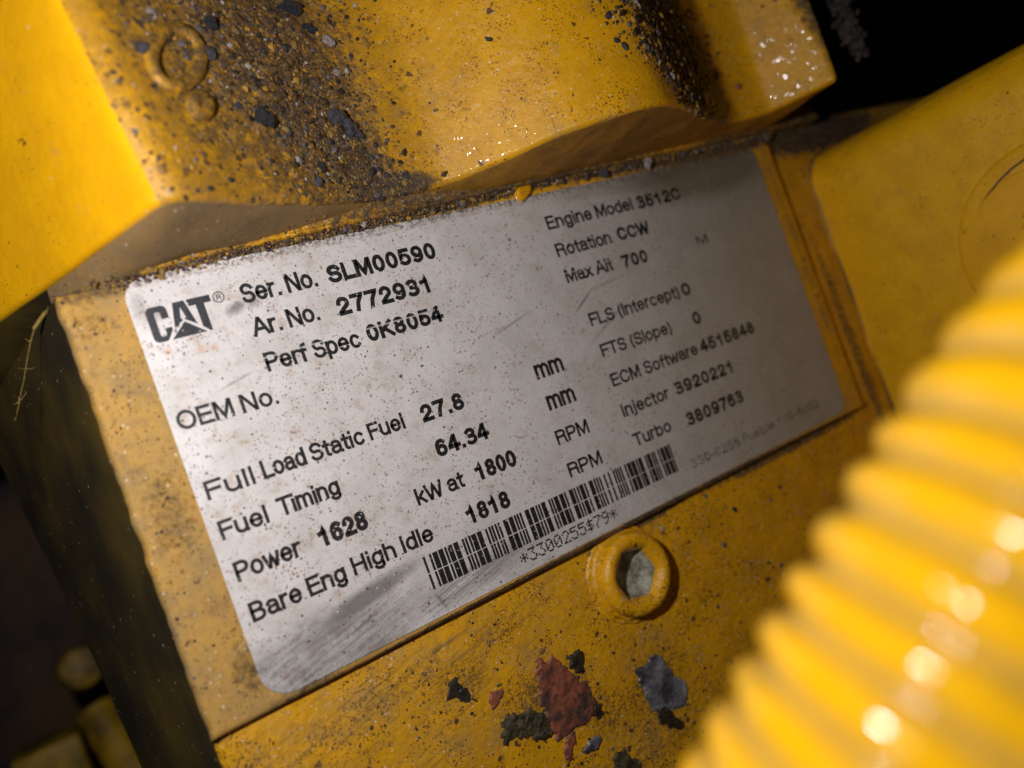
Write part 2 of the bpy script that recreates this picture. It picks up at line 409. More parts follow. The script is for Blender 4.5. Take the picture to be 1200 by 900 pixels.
blob([(576, 812), (590, 808), (592, 816), (584, 824), (577, 832), (573, 824)], -1.45, 0.3, 37, block, 'primer_patch', M_PRIMER, 'tiny purple red spot between black spot and red patch', 0.35)
blob([(718, 884), (730, 876), (742, 888), (752, 896), (748, 912), (722, 912)], -1.45, 0.4, 41, block, 'crud_patch', M_OLIVE, 'dark crud at the bottom edge of the picture', 0.5)
blob([(768, 832), (782, 828), (792, 838), (802, 846), (800, 858), (786, 852), (772, 850)], -1.45, 0.45, 47, block, 'crud_patch', M_TAR, 'black crud under the grey metal flake', 0.4)
f1 = blob([(744, 784), (758, 780), (764, 768), (774, 768), (782, 780), (792, 792), (804, 800), (806, 824), (794, 832), (778, 830), (764, 834), (756, 812)],
          -1.40, 0.45, 53, None, 'metal_flake', M_FLAKE, rough=0.3, dome=0.2)
tag(f1, 'large grey metal flake stuck to the paint below the socket plug', 'flake', 'flakes stuck on the block')
f2 = blob([(682, 882), (690, 868), (702, 861), (706, 866), (700, 878), (688, 884)], -1.40, 0.6, 59, None, 'metal_flake', M_FLAKE, rough=0.15, dome=0.2)
tag(f2, 'small silvery splinter flake lying below the red primer patch', 'flake', 'flakes stuck on the block')

# ------------------------------------------------------------------ data plate
plate = thing('data_plate', 'yellow painted plate carrying the silver printed engine information label', 'data plate', (0, 0, -1.4))
PY0 = -34.3
def pl(a, b):
    x = -78.7 + (76.6 + 78.7) * a; top = ledge_y(x) - 0.25
    y = PY0 + (top - PY0) * b
    d = min(x + 78.7, y - PY0, (76.6 - x) * 0.8, 1.3) / 1.3
    z = -0.02 - 1.6 * (1 - math.sqrt(max(0, 1 - (1 - d) ** 2))) ** 1.2 + 0.05 * fbm(x, y, 1, 0.12, 3)
    if x < -70: z -= 0.10 * math.exp(-((x + 76.6 - 0.2 * nz(0, y, 0, 0.2)) / 0.22) ** 2)      # scored line beside the left edge
    edge = 0.3 * nz(x * 0.2, y * 0.35, 2, 1) * max(0, 1 - (x + 78.7) / 6)
    return (x + edge, y, min(z, 0.045))
v, q = sheet(520, 150, pl)
obj('backing_plate', v, q, M_PLATE, plate)

# ---- label
def label_mat():
    M = Mat('silver_label', rough=0.42, metal=0.1)
    c = M.mix((0.72, 0.695, 0.71), (0.60, 0.575, 0.57), M.noise(0.10, 5, 0.6).ss(0.35, 0.7))
    c = M.mix(c, (0.44, 0.32, 0.23), M.noise(0.35, 6, 0.7).ss(0.48, 0.76) * (M.x.ss(30, -60) * 0.6 + 0.1))      # faint brown bloom
    # right-hand dirt film, deepened to put the light's falloff into the colour
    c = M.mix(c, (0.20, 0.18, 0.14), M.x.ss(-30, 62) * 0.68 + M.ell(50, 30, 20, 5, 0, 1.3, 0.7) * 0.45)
    # rubbed grey smears, lower left and along the bottom edge
    ca, sa = math.cos(math.radians(14)), math.sin(math.radians(14))
    u = M.x * ca + M.y * sa; vv = M.y * ca - M.x * sa
    st = M.noise(1.0, 7, 0.75, P=M.vec(u * 0.09, vv * 1.7, 0.0))
    m1 = M.ell(-60, -29.5, 16, 5.2, 0, 1.0, 0.55)
    m2 = M.ell(-52, -24.8, 9, 1.6, 10, 1.1, 0.6)
    m3 = M.ell(-34, -29.5, 14, 2.0, 6, 1.2, 0.6)
    sm = (m1 * (st.ss(0.25, 0.7) * 0.75 + 0.25) * (M.noise(0.35, 5, 0.7).ss(0.25, 0.55) * 0.5 + 0.5) * 0.85).max(m2 * 0.8).max(m3 * st.ss(0.35, 0.6) * 0.7)
    c = M.mix(c, (0.065, 0.06, 0.06), sm * 0.92)
    # scuffs
    for (cx, cy, rx, ry, an, k) in ((-59.0, 14.0, 2.4, .22, 14, .4), (-9, 10, 4.0, .25, 14, .4), (8.0, 10.0, 3.0, .2, 32, .7),
                                    (15, 12.2, 4, .25, 6, .35), (12, 4.5, 6, .4, 26, .3), (-52.6, 25.4, 1.0, 1.0, -25, .55),
                                    (-55.4, 25.0, 1.5, .8, 20, .7), (-68.6, 28.5, 1.0, 2.0, 0, .4), (-66.6, 27.0, 1.2, 1.0, 0, .4), (35, 31, 20, 1.4, 0, .35), (-40, -30.5, .3, 1.4, 20, .5)):
        if k: c = M.mix(c, (0.09, 0.065, 0.06), M.ell(cx, cy, rx, ry, an, 1.4, 1.6, 1.6) * k)
    for (cx, cy) in ((-66.8, 21.0), (-62.4, 20.2), (-60.3, 19.9)):
        c = M.mix(c, (0.66, 0.38, 0.25), M.ell(cx, cy, .55, .5, 0, 1.2, 1.2, 1.5) * 0.6)
    # specks
    near = M.x.ss(70, -70) * 0.6 + 0.4
    cl = M.noise(0.16, 4, 0.6).ss(0.40, 0.62) * 0.7 + 0.3
    s1 = M.specks(1.5, 0.09, 0.20, wob=0.5); s2 = M.specks(3.4, 0.20, 0.30); s3 = M.specks(0.7, 0.02, 0.15, wob=0.6)
    sp = ((s1 * 0.9).max(s2 * cl * 0.75)) * near
    c = M.mix(c, (0.045, 0.03, 0.025), sp.max(s3 * near))
    c = M.mix(c, (0.25, 0.10, 0.06), M.specks(2.0, 0.22, 0.30, wob=0.7) * cl * 0.75)
    c = M.mix(c, (0.95, 0.93, 0.9), M.specks(3.0, 0.025, 0.24) * 0.7)
    # dirt creeping in from the top edge
    te = ((M.y - M.x * 0.002) + (M.noise(0.9, 6, 0.75) - 0.5) * 5.0).ss(31.0, 32.9)
    c = M.mix(c, (0.10, 0.055, 0.04), te * M.noise(1.7, 5, 0.75).ss(0.42, 0.58) * 0.95)
    c = M.mix(c, (0.40, 0.16, 0.09), ((M.y - 31.6).abs()).ss(0.14, 0.02) * M.noise(0.5, 5, 0.7).ss(0.45, 0.6) * M.x.ss(20, 0) * 0.6)
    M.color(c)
    M.set('Roughness', (M.noise(0.5, 5) * 0.25 + 0.34 + sm * 0.15).sat())
    M.bump((M.noise(0.06, 3), 0.35), (M.noise(7.0, 4, 0.7), 0.03), (sp, 0.06))
    return M.m
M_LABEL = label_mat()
def rounded(x0, x1, y0, y1, rs, n=10):
    pts = []
    for (cx, cy, sx, sy, r, a0) in ((x1, y1, -1, -1, rs[0], 0), (x0, y1, 1, -1, rs[1], 90), (x0, y0, 1, 1, rs[2], 180), (x1, y0, -1, 1, rs[3], 270)):
        for k in range(n + 1):
            a = math.radians(a0 + 90 * k / n); pts.append((cx + sx * r + r * math.cos(a), cy + sy * r + r * math.sin(a)))
    return pts
LX0, LX1, LY0, LY1 = -70.0, 70.0, -32.8, 32.8
out = rounded(LX0, LX1, LY0, LY1, (1.6, 3.4, 4.4, 3.2), 12); m = len(out)
V = [(a, b, 0.0) for a, b in out] + [(a, b, 0.14) for a, b in out] + [(a * 0.9990, b * 0.9985, 0.17) for a, b in out]
F = [(i, (i + 1) % m, m + (i + 1) % m, m + i) for i in range(m)] + [(m + i, m + (i + 1) % m, 2 * m + (i + 1) % m, 2 * m + i) for i in range(m)]
F.append(tuple(range(2 * m, 3 * m)))
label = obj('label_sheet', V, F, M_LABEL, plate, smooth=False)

# ---- ink
def ink_mat(name, col=(0.007, 0.0065, 0.008), wear=0.5, lines=None, fade=0.0, grains=0.6):
    M = Mat(name, rough=0.5)
    c = M.mix(col, tuple(min(1, v * 2.6 + .008) for v in col), M.noise(2.5, 5, 0.7).ss(0.4, 0.7))
    hole = M.specks(2.6, 0.10 * grains, 0.28).max((M.noise(1.6, 6, 0.8).ss(0.70, 0.76)) * wear)
    hole = hole.max(M.noise(3.2, 3, 0.8).ss(0.72, 0.80) * wear)
    if lines:
        for y in lines: hole = hole.max(((M.y - y + (M.noise(0.3, 2) - 0.5) * 0.2).abs()).ss(0.16, 0.10) * 0.8)
    if fade: hole = hole.max(M.noise(0.8, 5, 0.75).ss(0.40, 0.62) * fade)
    c = M.mix(c, (0.42, 0.40, 0.39), hole)
    M.color(c); return M.m
M_INK = ink_mat('black_print')
M_INKB = ink_mat('black_bold_print', wear=0.35, grains=0.8)
M_INKL = ink_mat('black_print_with_missed_lines', wear=0.5, lines=(16.25,))
M_INKF = ink_mat('faded_print', (0.06, 0.052, 0.05), 0.6, fade=0.6)
M_INKBLUE = ink_mat('bluish_print', (0.03, 0.03, 0.05), 0.4, fade=0.1)
# one-line-weight sans serif drawn as strokes: capital height 1, x height .73; ('a', cx, cy, rx, ry, from, to) is an arc
def a_(*k): return ('a',) + k
XH = 0.73
GLY = {
 'A': (.92, [[(.02, 0), (.43, 1), (.49, 1), (.90, 0)], [(.18, .33), (.74, .33)]]),
 'B': (.82, [[(.06, 0), (.06, 1), (.42, 1), a_(.42, .77, .27, .23, 90, -90), (.42, .54), (.06, .54)], [(.42, .54), a_(.44, .27, .30, .27, 90, -90), (.06, 0)]]),
 'C': (.90, [[a_(.46, .5, .40, .5, 32, 328)]]),
 'E': (.76, [[(.72, 0), (.06, 0), (.06, 1), (.70, 1)], [(.06, .53), (.66, .53)]]),
 'F': (.70, [[(.06, 0), (.06, 1), (.68, 1)], [(.06, .51), (.60, .51)]]),
 'H': (.86, [[(.06, 0), (.06, 1)], [(.78, 0), (.78, 1)], [(.06, .53), (.78, .53)]]),
 'I': (.18, [[(.09, 0), (.09, 1)]]),
 'K': (.84, [[(.06, 0), (.06, 1)], [(.76, 1), (.07, .34)], [(.30, .56), (.80, 0)]]),
 'L': (.68, [[(.06, 1), (.06, 0), (.66, 0)]]),
 'M': (1.02, [[(.06, 0), (.06, 1), (.13, 1), (.50, .05), (.87, 1), (.94, 1), (.94, 0)]]),
 'N': (.88, [[(.06, 0), (.06, 1), (.13, 1), (.73, 0), (.80, 0), (.80, 1)]]),
 'O': (.98, [[a_(.48, .5, .43, .5, 90, 450)]]),
 'P': (.80, [[(.06, 0), (.06, 1), (.44, 1), a_(.45, .73, .29, .27, 90, -90), (.06, .46)]]),
 'R': (.86, [[(.06, 0), (.06, 1), (.48, 1), a_(.48, .76, .28, .24, 90, -90), (.06, .52)], [(.48, .52), a_(.54, .34, .20, .18, 90, 0), (.74, .12), (.80, 0)]]),
 'S': (.80, [[a_(.40, .74, .31, .26, 15, 250), a_(.40, .26, .33, .27, 75, -165)]]),
 'T': (.78, [[(.02, 1), (.76, 1)], [(.39, 1), (.39, 0)]]),
 'W': (1.22, [[(.02, 1), (.28, 0), (.34, 0), (.61, .97), (.88, 0), (.94, 0), (1.20, 1)]]),
 'a': (.72, [[a_(.33, .53, .26, .20, 165, 20), (.60, .50), (.60, .10), a_(.68, .08, .08, .09, 180, 270)], [(.60, .42), (.34, .40), a_(.28, .20, .21, .20, 95, 290), a_(.36, .25, .24, .24, 295, 360)]]),
 'b': (.72, [[(.06, 0), (.06, 1)], [a_(.36, .365, .29, .365, 90, 450)]]),
 'c': (.68, [[a_(.36, .365, .29, .365, 40, 320)]]),
 'd': (.72, [[(.64, 0), (.64, 1)], [a_(.35, .365, .29, .365, 90, 450)]]),
 'e': (.72, [[(.07, .38), (.64, .38), a_(.355, .39, .285, .34, 0, 180), a_(.355, .35, .285, .35, 180, 325)]]),
 'f': (.40, [[(.16, 0), (.16, .82), a_(.34, .82, .18, .18, 180, 85)], [(.02, .66), (.36, .66)]]),
 'g': (.72, [[(.64, XH), (.64, -.05), a_(.36, -.03, .28, .25, 360, 200)], [a_(.35, .38, .29, .35, 90, 450)]]),
 'h': (.70, [[(.06, 0), (.06, 1)], [(.06, .42), a_(.34, .45, .27, .28, 180, 0), (.61, 0)]]),
 'i': (.16, [[(.08, 0), (.08, .67)], [(.08, .975), (.08, 1.0)]]),
 'j': (.22, [[(.14, .67), (.14, -.14), a_(.02, -.12, .12, .13, 360, 270)], [(.14, .975), (.14, 1.0)]]),
 'k': (.64, [[(.06, 0), (.06, 1)], [(.56, XH), (.07, .26)], [(.25, .44), (.62, 0)]]),
 'l': (.16, [[(.08, 0), (.08, 1)]]),
 'm': (1.06, [[(.06, 0), (.06, XH)], [(.06, .42), a_(.29, .47, .23, .26, 180, 0), (.52, 0)], [(.52, .42), a_(.75, .47, .23, .26, 180, 0), (.98, 0)]]),
 'n': (.70, [[(.06, 0), (.06, XH)], [(.06, .42), a_(.34, .45, .27, .28, 180, 0), (.61, 0)]]),
 'o': (.72, [[a_(.36, .365, .30, .365, 90, 450)]]),
 'p': (.72, [[(.06, -.27), (.06, XH)], [a_(.36, .365, .29, .365, 90, 450)]]),
 'r': (.42, [[(.06, 0), (.06, XH)], [(.06, .42), a_(.33, .44, .26, .28, 175, 80)]]),
 's': (.64, [[a_(.31, .535, .23, .19, 20, 250), a_(.31, .185, .25, .19, 75, -160)]]),
 't': (.36, [[(.17, .93), (.17, .16), a_(.30, .15, .13, .15, 180, 280)], [(.01, .68), (.34, .68)]]),
 'u': (.70, [[(.62, 0), (.62, XH)], [(.62, .30), a_(.34, .28, .27, .28, 0, -180), (.07, XH)]]),
 'w': (.92, [[(.02, XH), (.22, 0), (.27, 0), (.46, .70), (.65, 0), (.70, 0), (.90, XH)]]),
 'x': (.64, [[(.03, XH), (.61, 0)], [(.61, XH), (.03, 0)]]),
 '0': (.74, [[a_(.36, .5, .28, .5, 90, 450)]]),
 '1': (.74, [[(.10, .72), (.22, .75), a_(.24, .95, .16, .19, 270, 350), (.42, 1), (.42, 0)]]),
 '2': (.74, [[a_(.36, .70, .27, .30, 175, -35), (.30, .28), (.08, .06), (.08, 0), (.66, 0)]]),
 '3': (.74, [[a_(.35, .76, .26, .24, 150, -88), (.27, .53)], [a_(.35, .265, .31, .265, 80, -140)]]),
 '4': (.74, [[(.50, 0), (.50, 1), (.44, 1), (.04, .34), (.04, .27), (.70, .27)]]),
 '5': (.74, [[(.62, 1), (.16, 1), (.09, .46), (.16, .50), a_(.34, .31, .31, .31, 118, -142)]]),
 '6': (.74, [[a_(.36, .31, .28, .31, 90, 450)], [(.08, .33), a_(.40, .60, .32, .40, 185, 50)]]),
 '7': (.74, [[(.06, 1), (.66, 1), (.64, .92), (.38, .48), (.26, 0)]]),
 '8': (.74, [[a_(.36, .765, .24, .235, 90, 450)], [a_(.36, .265, .28, .265, 90, 450)]]),
 '9': (.74, [[a_(.36, .69, .28, .31, 90, 450)], [(.64, .67), a_(.32, .40, .32, .40, 5, -128)]]),
 '.': (.22, [[(.11, 0), (.11, .012)]]),
 '-': (.42, [[(.06, .38), (.36, .38)]]),
 '(': (.32, [[a_(.42, .38, .32, .68, 125, 235)]]),
 ')': (.32, [[a_(-.10, .38, .32, .68, 55, -55)]]),
}
def text_lines(s, track=0.14):
    x = 0; out = []
    for ch in s:
        if ch == ' ': x += 0.36; continue
        w, st = GLY[ch]
        for k in st:
            P = []
            for e in k:
                if e[0] == 'a':
                    n = max(3, int(abs(e[6] - e[5]) / 15))
                    P += [(x + e[1] + e[3] * math.cos(math.radians(e[5] + (e[6] - e[5]) * i / n)), e[2] + e[4] * math.sin(math.radians(e[5] + (e[6] - e[5]) * i / n))) for i in range(n + 1)]
                else: P.append((x + e[0], e[1]))
            out.append(P)
        x += w + track
    return out
ZT = 0.185
def flat_to_solid(v2, f, z0, z1):
    """flat faces -> thin solid print layer"""
    n = len(v2)
    V = [(a, b, z1) for a, b in v2] + [(a, b, z0) for a, b in v2]
    ed = {}
    for p in f:
        for i in range(len(p)): ed[(p[i], p[(i + 1) % len(p)])] = 1
    F = [tuple(p) for p in f]
    for (a, b) in ed:
        if (b, a) not in ed: F.append((b, a, a + n, b + n))
    return V, F
def text(s, x0, x1, y, cap, bold=0.0, mat=None, slope=0.0, rag=0.035, name='printed_line'):
    L = text_lines(s, 0.14 if bold < 0.01 else 0.20); wid = cap * (0.172 if bold < 0.001 else 0.178 if bold < 0.01 else 0.232)
    a = min(p[0] for l in L for p in l); b = max(p[0] for l in L for p in l); h = wid / 2
    V = []; F = []; kz = 0
    for l in L:
        P = [((p[0] - a) / (b - a) * (x1 - x0 - 2 * h) + x0 + h, p[1] * (cap - 2 * h) + y + h) for p in l]
        Q = [P[0]]
        for p in P[1:]:
            if math.hypot(p[0] - Q[-1][0], p[1] - Q[-1][1]) > 1e-3: Q.append(p)
        P = [Q[0]]
        for p in Q[1:]:                      # split long runs so that the edge can be uneven
            n = max(1, int(math.hypot(p[0] - P[-1][0], p[1] - P[-1][1]) / 0.45)); q0 = P[-1]
            P += [(q0[0] + (p[0] - q0[0]) * k / n, q0[1] + (p[1] - q0[1]) * k / n) for k in range(1, n + 1)]
        n = len(P); closed = math.hypot(P[0][0] - P[-1][0], P[0][1] - P[-1][1]) < 0.02
        if n < 2: continue
        base = len(V); kz += 1; zt = ZT + 0.0012 * (kz % 7)
        for i in range(n):
            p = P[i]; d0 = d1 = None
            if i > 0: d0 = Vector((p[0] - P[i - 1][0], p[1] - P[i - 1][1])).normalized()
            elif closed: d0 = Vector((P[-1][0] - P[-2][0], P[-1][1] - P[-2][1])).normalized()
            if i < n - 1: d1 = Vector((P[i + 1][0] - p[0], P[i + 1][1] - p[1])).normalized()
            elif closed: d1 = Vector((P[1][0] - P[0][0], P[1][1] - P[0][1])).normalized()
            d0 = d0 or d1; d1 = d1 or d0; t = d0 + d1
            if t.length < 1e-4: t = d1
            t.normalize(); k = min(1.9, 1 / max(0.3, t.dot(d1))); nn = Vector((-t.y, t.x)) * h * k
            e = 0.0
            if not closed and i == 0: e = -h
            if not closed and i == n - 1: e = h
            for sg in (1, -1):
                X_ = p[0] + nn.x * sg + t.x * e; Y_ = p[1] + nn.y * sg + t.y * e
                X_ += rag * nz(X_, Y_, 3, 2.4); Y_ += rag * nz(X_, Y_, 8, 2.4)
                V.append((X_, Y_ + (X_ - x0) * slope, zt)); 
        for i in range(n - 1): F.append((base + 2 * i, base + 2 * i + 1, base + 2 * i + 3, base + 2 * i + 2))
    m_ = len(V); V += [(v[0], v[1], 0.16) for v in V]; F2 = list(F); ed = {}
    for p in F:
        for i in range(4): ed[(p[i], p[(i + 1) % 4])] = 1
    for (p, q) in ed:
        if (q, p) not in ed: F2.append((q, p, p + m_, q + m_))
    return obj(name, V, F2, mat or M_INK, label, smooth=False)
B = 0.018; S = 0.004
R1, R2, R3, R4, R5, R6, R7, R8 = 25.15, 19.5, 13.95, 8.85, -1.85, -8.1, -14.65, -20.95
text('Ser. No.', -54.0, -41.6, R1 + .1, 3.2, S); text('SLM00590', -39.6, -19.1, R1, 3.1, B, M_INKB)
text('Ar. No.', -54.2, -43.2, R2 + .25, 3.1, S); text('2772931', -39.9, -22.6, R2, 3.15, B, M_INKB)
text('Perf Spec', -54.0, -38.1, R3, 3.1, S, M_INKL, -0.02); text('0K8054', -36.6, -21.9, R3, 3.0, B, M_INKL)
text('OEM No.', -69.0, -54.0, R4 + .3, 2.95, 0.0, slope=-0.03)
text('Full', -68.5, -61.3, R5, 2.85, S); text('Load', -60.0, -53.0, R5 + .1, 2.95, S); text('Static', -52.2, -43.1, R5 + .1, 2.9, S + .004); text('Fuel', -42.1, -35.6, R5 + .2, 2.85, S)
text('27.8', -32.3, -23.9, R5, 3.05, B, M_INKB)
text('Fuel', -68.5, -61.3, R6, 2.9, S); text('Timing', -59.6, -49.6, R6 + .1, 2.95, S + .003); text('64.34', -31.9, -21.2, R6 - .2, 3.05, B, M_INKB)
text('Power', -68.4, -58.3, R7, 3.0, S); text('1628', -55.4, -47.2, R7 - .1, 3.15, B, M_INKB); text('kW at', -38.2, -28.9, R7 + .1, 2.9, S); text('1800', -26.4, -17.9, R7, 3.1, B, M_INKB)
text('Bare Eng', -68.3, -53.2, R8 - .1, 3.0, S + .002); text('High Idle', -52.0, -37.5, R8 + .1, 2.95, S + .004); text('1818', -30.7, -21.9, R8, 3.1, B, M_INKB)
text('mm', -8.0, -1.5, R5 + .35, 3.6, S); text('mm', -7.8, -1.3, R6 + .4, 3.6, S); text('RPM', -8.5, -0.9, R7 + .4, 2.75, 0.0); text('RPM', -8.4, -0.5, R8 + .3, 2.7, 0.0)
text('Engine Model', 6.0, 28.5, R1 + .2, 2.75, S); text('3512C', 30.0, 42.4, R1, 2.8, B, M_INKB)
text('Rotation', 6.0, 20.0, R2 + .15, 2.75, S); text('CCW', 21.9, 30.7, R2 + .15, 2.85, B * .8, M_INKB)
text('Max Alt', 6.0, 18.1, R3 + .3, 2.8, S + .004, M_INKL); text('700', 20.6, 27.6, R3, 2.8, B, M_INKB)
text('FLS (Intercept)', 7.9, 32.4, 4.75, 2.7, 0.0); text('0', 33.3, 35.8, 4.7, 2.8, B, M_INKB)
text('FTS (Slope)', 8.0, 27.0, -1.7, 2.65, 0.0); text('0', 33.5, 35.8, -1.85, 2.8, B, M_INKB)
text('ECM Software', 7.9, 31.8, -7.85, 2.65, 0.0); text('4515848', 32.8, 49.8, -7.9, 2.75, B, M_INKB)
text('Injector', 7.8, 20.5, -14.15, 2.65, 0.0); text('3920221', 22.5, 39.4, -14.2, 2.75, B, M_INKB)
text('Turbo', 8.0, 18.0, -20.4, 2.6, 0.0); text('3809763', 22.6, 39.6, -21.0, 2.8, B, M_INKB)
text('M', 42.4, 45.8, 14.35, 2.0, B, M_INKBLUE)
text('330-0255 Fusible 115-5802', 19.8, 61.2, -29.2, 2.0, 0.0, M_INKF)

# ---- maker's emblem: C, A and T with the triangle under the A
EX0, EY0, EW, EH = -68.1, 22.55, 9.5, 5.45
logo = []
def arc(cx, cy, rx, ry, a0, a1, n):
    return [(cx + rx * math.cos(math.radians(a0 + (a1 - a0) * k / n)), cy + ry * math.sin(math.radians(a0 + (a1 - a0) * k / n))) for k in range(n + 1)]
# unit frame: width 1.75, height 1.0
C_ = [(0.54, 0.62), (0.54, 0.80)] + arc(0.40, 0.86, 0.14, 0.14, 0, 90, 4) + arc(0.16, 0.86, 0.16, 0.14, 90, 180, 4) + arc(0.16, 0.14, 0.16, 0.14, 180, 270, 4) + [(0.33, 0.0), (0.40, 0.08), (0.53, 0.27), (0.53, 0.36), (0.35, 0.36), (0.35, 0.22)] + arc(0.275, 0.20, 0.075, 0.05, 0, -180, 6) + arc(0.275, 0.79, 0.075, 0.05, 180, 0, 6) + [(0.35, 0.62)]
A_ = [(0.56, 0.22), (0.74, 1.0), (1.03, 1.0), (1.20, 0.24), (1.175, 0.255), (1.00, 0.44), (0.955, 0.44), (0.885, 0.80), (0.83, 0.52), (0.885, 0.46), (0.87, 0.44)]
A_ = [(0.555, 0.26), (0.72, 1.0), (1.04, 1.0), (1.185, 0.285), (0.955, 0.475), (0.885, 0.84), (0.815, 0.475), (0.80, 0.47), (0.555, 0.26)][:-1]
A_ = [(0.58, 0.24), (0.73, 1.0), (1.03, 1.0), (1.19, 0.27), (0.905, 0.475), (0.955, 0.53), (0.885, 0.84), (0.815, 0.53), (0.865, 0.475)]
T_ = [(1.09, 1.0), (1.72, 1.0), (1.72, 0.80), (1.52, 0.80), (1.52, 0.0), (1.46, 0.0), (1.30, 0.17), (1.30, 0.80), (1.12, 0.80)]
TR = [(0.44, 0.0), (0.885, 0.42), (1.36, 0.0)]
def poly_print(name, polys, mat, parent):
    bm = bmesh.new()
    for P in polys:
        vs = [bm.verts.new((a, b, 0)) for a, b in P]
        es = [bm.edges.new((vs[i], vs[(i + 1) % len(vs)])) for i in range(len(vs))]
        bmesh.ops.triangle_fill(bm, use_beauty=True, edges=es)
    bm.verts.index_update()
    bmesh.ops.recalc_face_normals(bm, faces=bm.faces)
    for f in bm.faces:
        if f.normal.z < 0: f.normal_flip()
    v = [(p.co.x, p.co.y) for p in bm.verts]; f = [tuple(q.index for q in p.verts) for p in bm.faces]; bm.free()
    V, F = flat_to_solid(v, f, 0.165, ZT)
    return obj(name, V, F, mat, parent, smooth=False)
sc_ = lambda P: [(EX0 + a / 1.72 * EW + 0.0 * b, EY0 + b * EH) for a, b in P]
M_LOGO = ink_mat('emblem_print', (0.014, 0.015, 0.02), wear=0.25, grains=0.35)
poly_print('emblem', [sc_(P) for P in (C_, A_, T_, TR)], M_LOGO, label)
def ringp(cx, cy, r0, r1, n=28):
    a = [(cx + r1 * math.cos(2 * math.pi * k / n), cy + r1 * math.sin(2 * math.pi * k / n)) for k in range(n)]
    b = [(cx + r0 * math.cos(2 * math.pi * k / n), cy + r0 * math.sin(2 * math.pi * k / n)) for k in range(n)]
    v = a + b; f = [(k, (k + 1) % n, n + (k + 1) % n, n + k) for k in range(n)]
    return v, f
v, f = ringp(-57.35, 27.25, 0.72, 0.88); V, F = flat_to_solid(v, f, 0.165, ZT); obj('registered_mark', V, F, M_INK, label, smooth=False)
text('R', -57.68, -57.0, 26.8, 0.9, 0.0, rag=0.0, name='registered_mark')

# ---- bar code (every bar broken by a missed print line half way up)
C39 = {'*': 'nwnnwnwnn', '3': 'wnwwnnnnn', '0': 'nnnwwnwnn', '2': 'nnwwnnnnw', '5': 'wnnwwnnnn', '$': 'nwnwnwnnn', '7': 'nnnwnnwnw', '9': 'nnwwnnwnn'}
code = '*3300255$79*'
mods = []
for ch in code:
    for i, k in enumerate(C39[ch]): mods.append((i % 2 == 0, 2.6 if k == 'w' else 1.0))
    mods.append((False, 1.0))
tot = sum(w for _, w in mods[:-1]); bx0, bx1 = -40.6, 15.95; xx = bx0; rng = random.Random(5)
bars = []
for on, w in mods[:-1]:
    ww = w / tot * (bx1 - bx0)
    if on:
        e = 0.05
        for (ya, yb) in ((-28.25, -25.62), (-25.46, -22.6)):
            j = rng.uniform(-0.05, 0.05)
            bars.append([(xx - e + j, ya + j), (xx + ww + e + j, ya + j), (xx + ww + e + j, yb), (xx - e + j, yb)])
    xx += ww
poly_print('barcode', bars, M_INKB, label)
# ---- dot matrix line under the bar code
DOT = {'*': ['00000', '00100', '10101', '01110', '10101', '00100', '00000'], '3': ['11111', '00010', '00100', '00010', '00001', '10001', '01110'],
       '0': ['01110', '10001', '10011', '10101', '11001', '10001', '01110'], '2': ['01110', '10001', '00001', '00010', '00100', '01000', '11111'],
       '5': ['11111', '10000', '11110', '00001', '00001', '10001', '01110'], '$': ['00100', '01111', '10100', '01110', '00101', '11110', '00100'],
       '7': ['11111', '00001', '00010', '00100', '01000', '01000', '01000'], '9': ['01110', '10001', '10001', '01111', '00001', '00010', '01100']}
dots = []; px = -23.7; step = (22.3) / (12 * 6 - 1)
for ch in code:
    for r in range(7):
        for c_ in range(5):
            if DOT[ch][r][c_] == '1':
                cx = px + c_ * step + rng.uniform(-.02, .02); cy = -31.15 + (6 - r) * 0.33 + rng.uniform(-.02, .02); h = 0.155
                dots.append([(cx - h, cy - h), (cx + h, cy - h), (cx + h, cy + h), (cx - h, cy + h)])
    px += 6 * step
poly_print('dot_matrix_line', dots, M_INK, label)

# ------------------------------------------------------------------ socket plug
PC = at(750, 673, 2, 1.8)
plug = thing('socket_plug', 'yellow painted round plug with grey six sided socket below the label', 'plug', (PC[0], PC[1], -1.5))
def hexr(t, af): 
    a = (math.degrees(t) + 12) % 60 - 30
    return af / math.cos(math.radians(a))
prof = [(10.9, -1.8, 0), (10.6, -1.35, 0), (10.2, -1.15, 0), (9.95, -1.18, 0), (9.75, -0.8, 0), (9.55, -0.5, 0), (9.4, -0.52, 0), (9.3, -0.3, 0), (9.2, 0.3, 0), (9.05, 0.9, 0), (8.75, 1.5, 0),
        (8.2, 1.95, 0), (7.4, 2.1, 0), (6.7, 1.95, 0), (6.2, 1.6, 0.25), (5.8, 1.2, 0.5), (5.45, 0.7, 0.8), (5.3, 0.2, 0.9)]
NT = 144; V = []; F = []
for r, z, k in [(r_ * 0.86, z_, k_) for r_, z_, k_ in prof]:
    for i in range(NT):
        t = 2 * math.pi * i / NT
        rr = r * (1 - k) + hexr(t, r * 0.93) * k
        n = 0.10 * fbm(r * 2 * math.cos(t), r * 2 * math.sin(t), z, 0.35, 3) + (0.12 * nz(t * 3, r, z, 1.2) if r > 7.95 else 0)
        off = -0.9 * max(0, (r - 8.0)) / 1.6            # paint skirt squeezed out to the left
        V.append((PC[0] + (rr + n) * math.cos(t) + off * (1 if math.cos(t) < 0 else 0.3), PC[1] + (rr + n) * math.sin(t), z + n * 0.6))
for j in range(len(prof) - 1):
    for i in range(NT): F.append((j * NT + i, j * NT + (i + 1) % NT, (j + 1) * NT + (i + 1) % NT, (j + 1) * NT + i))
obj('head', V, F, M_BOLTY, plug, sharp=60)
V = []; F = []; pr = [(4.6, 0.3), (4.5, -1.3), (4.0, -1.9), (2.2, -2.3)]
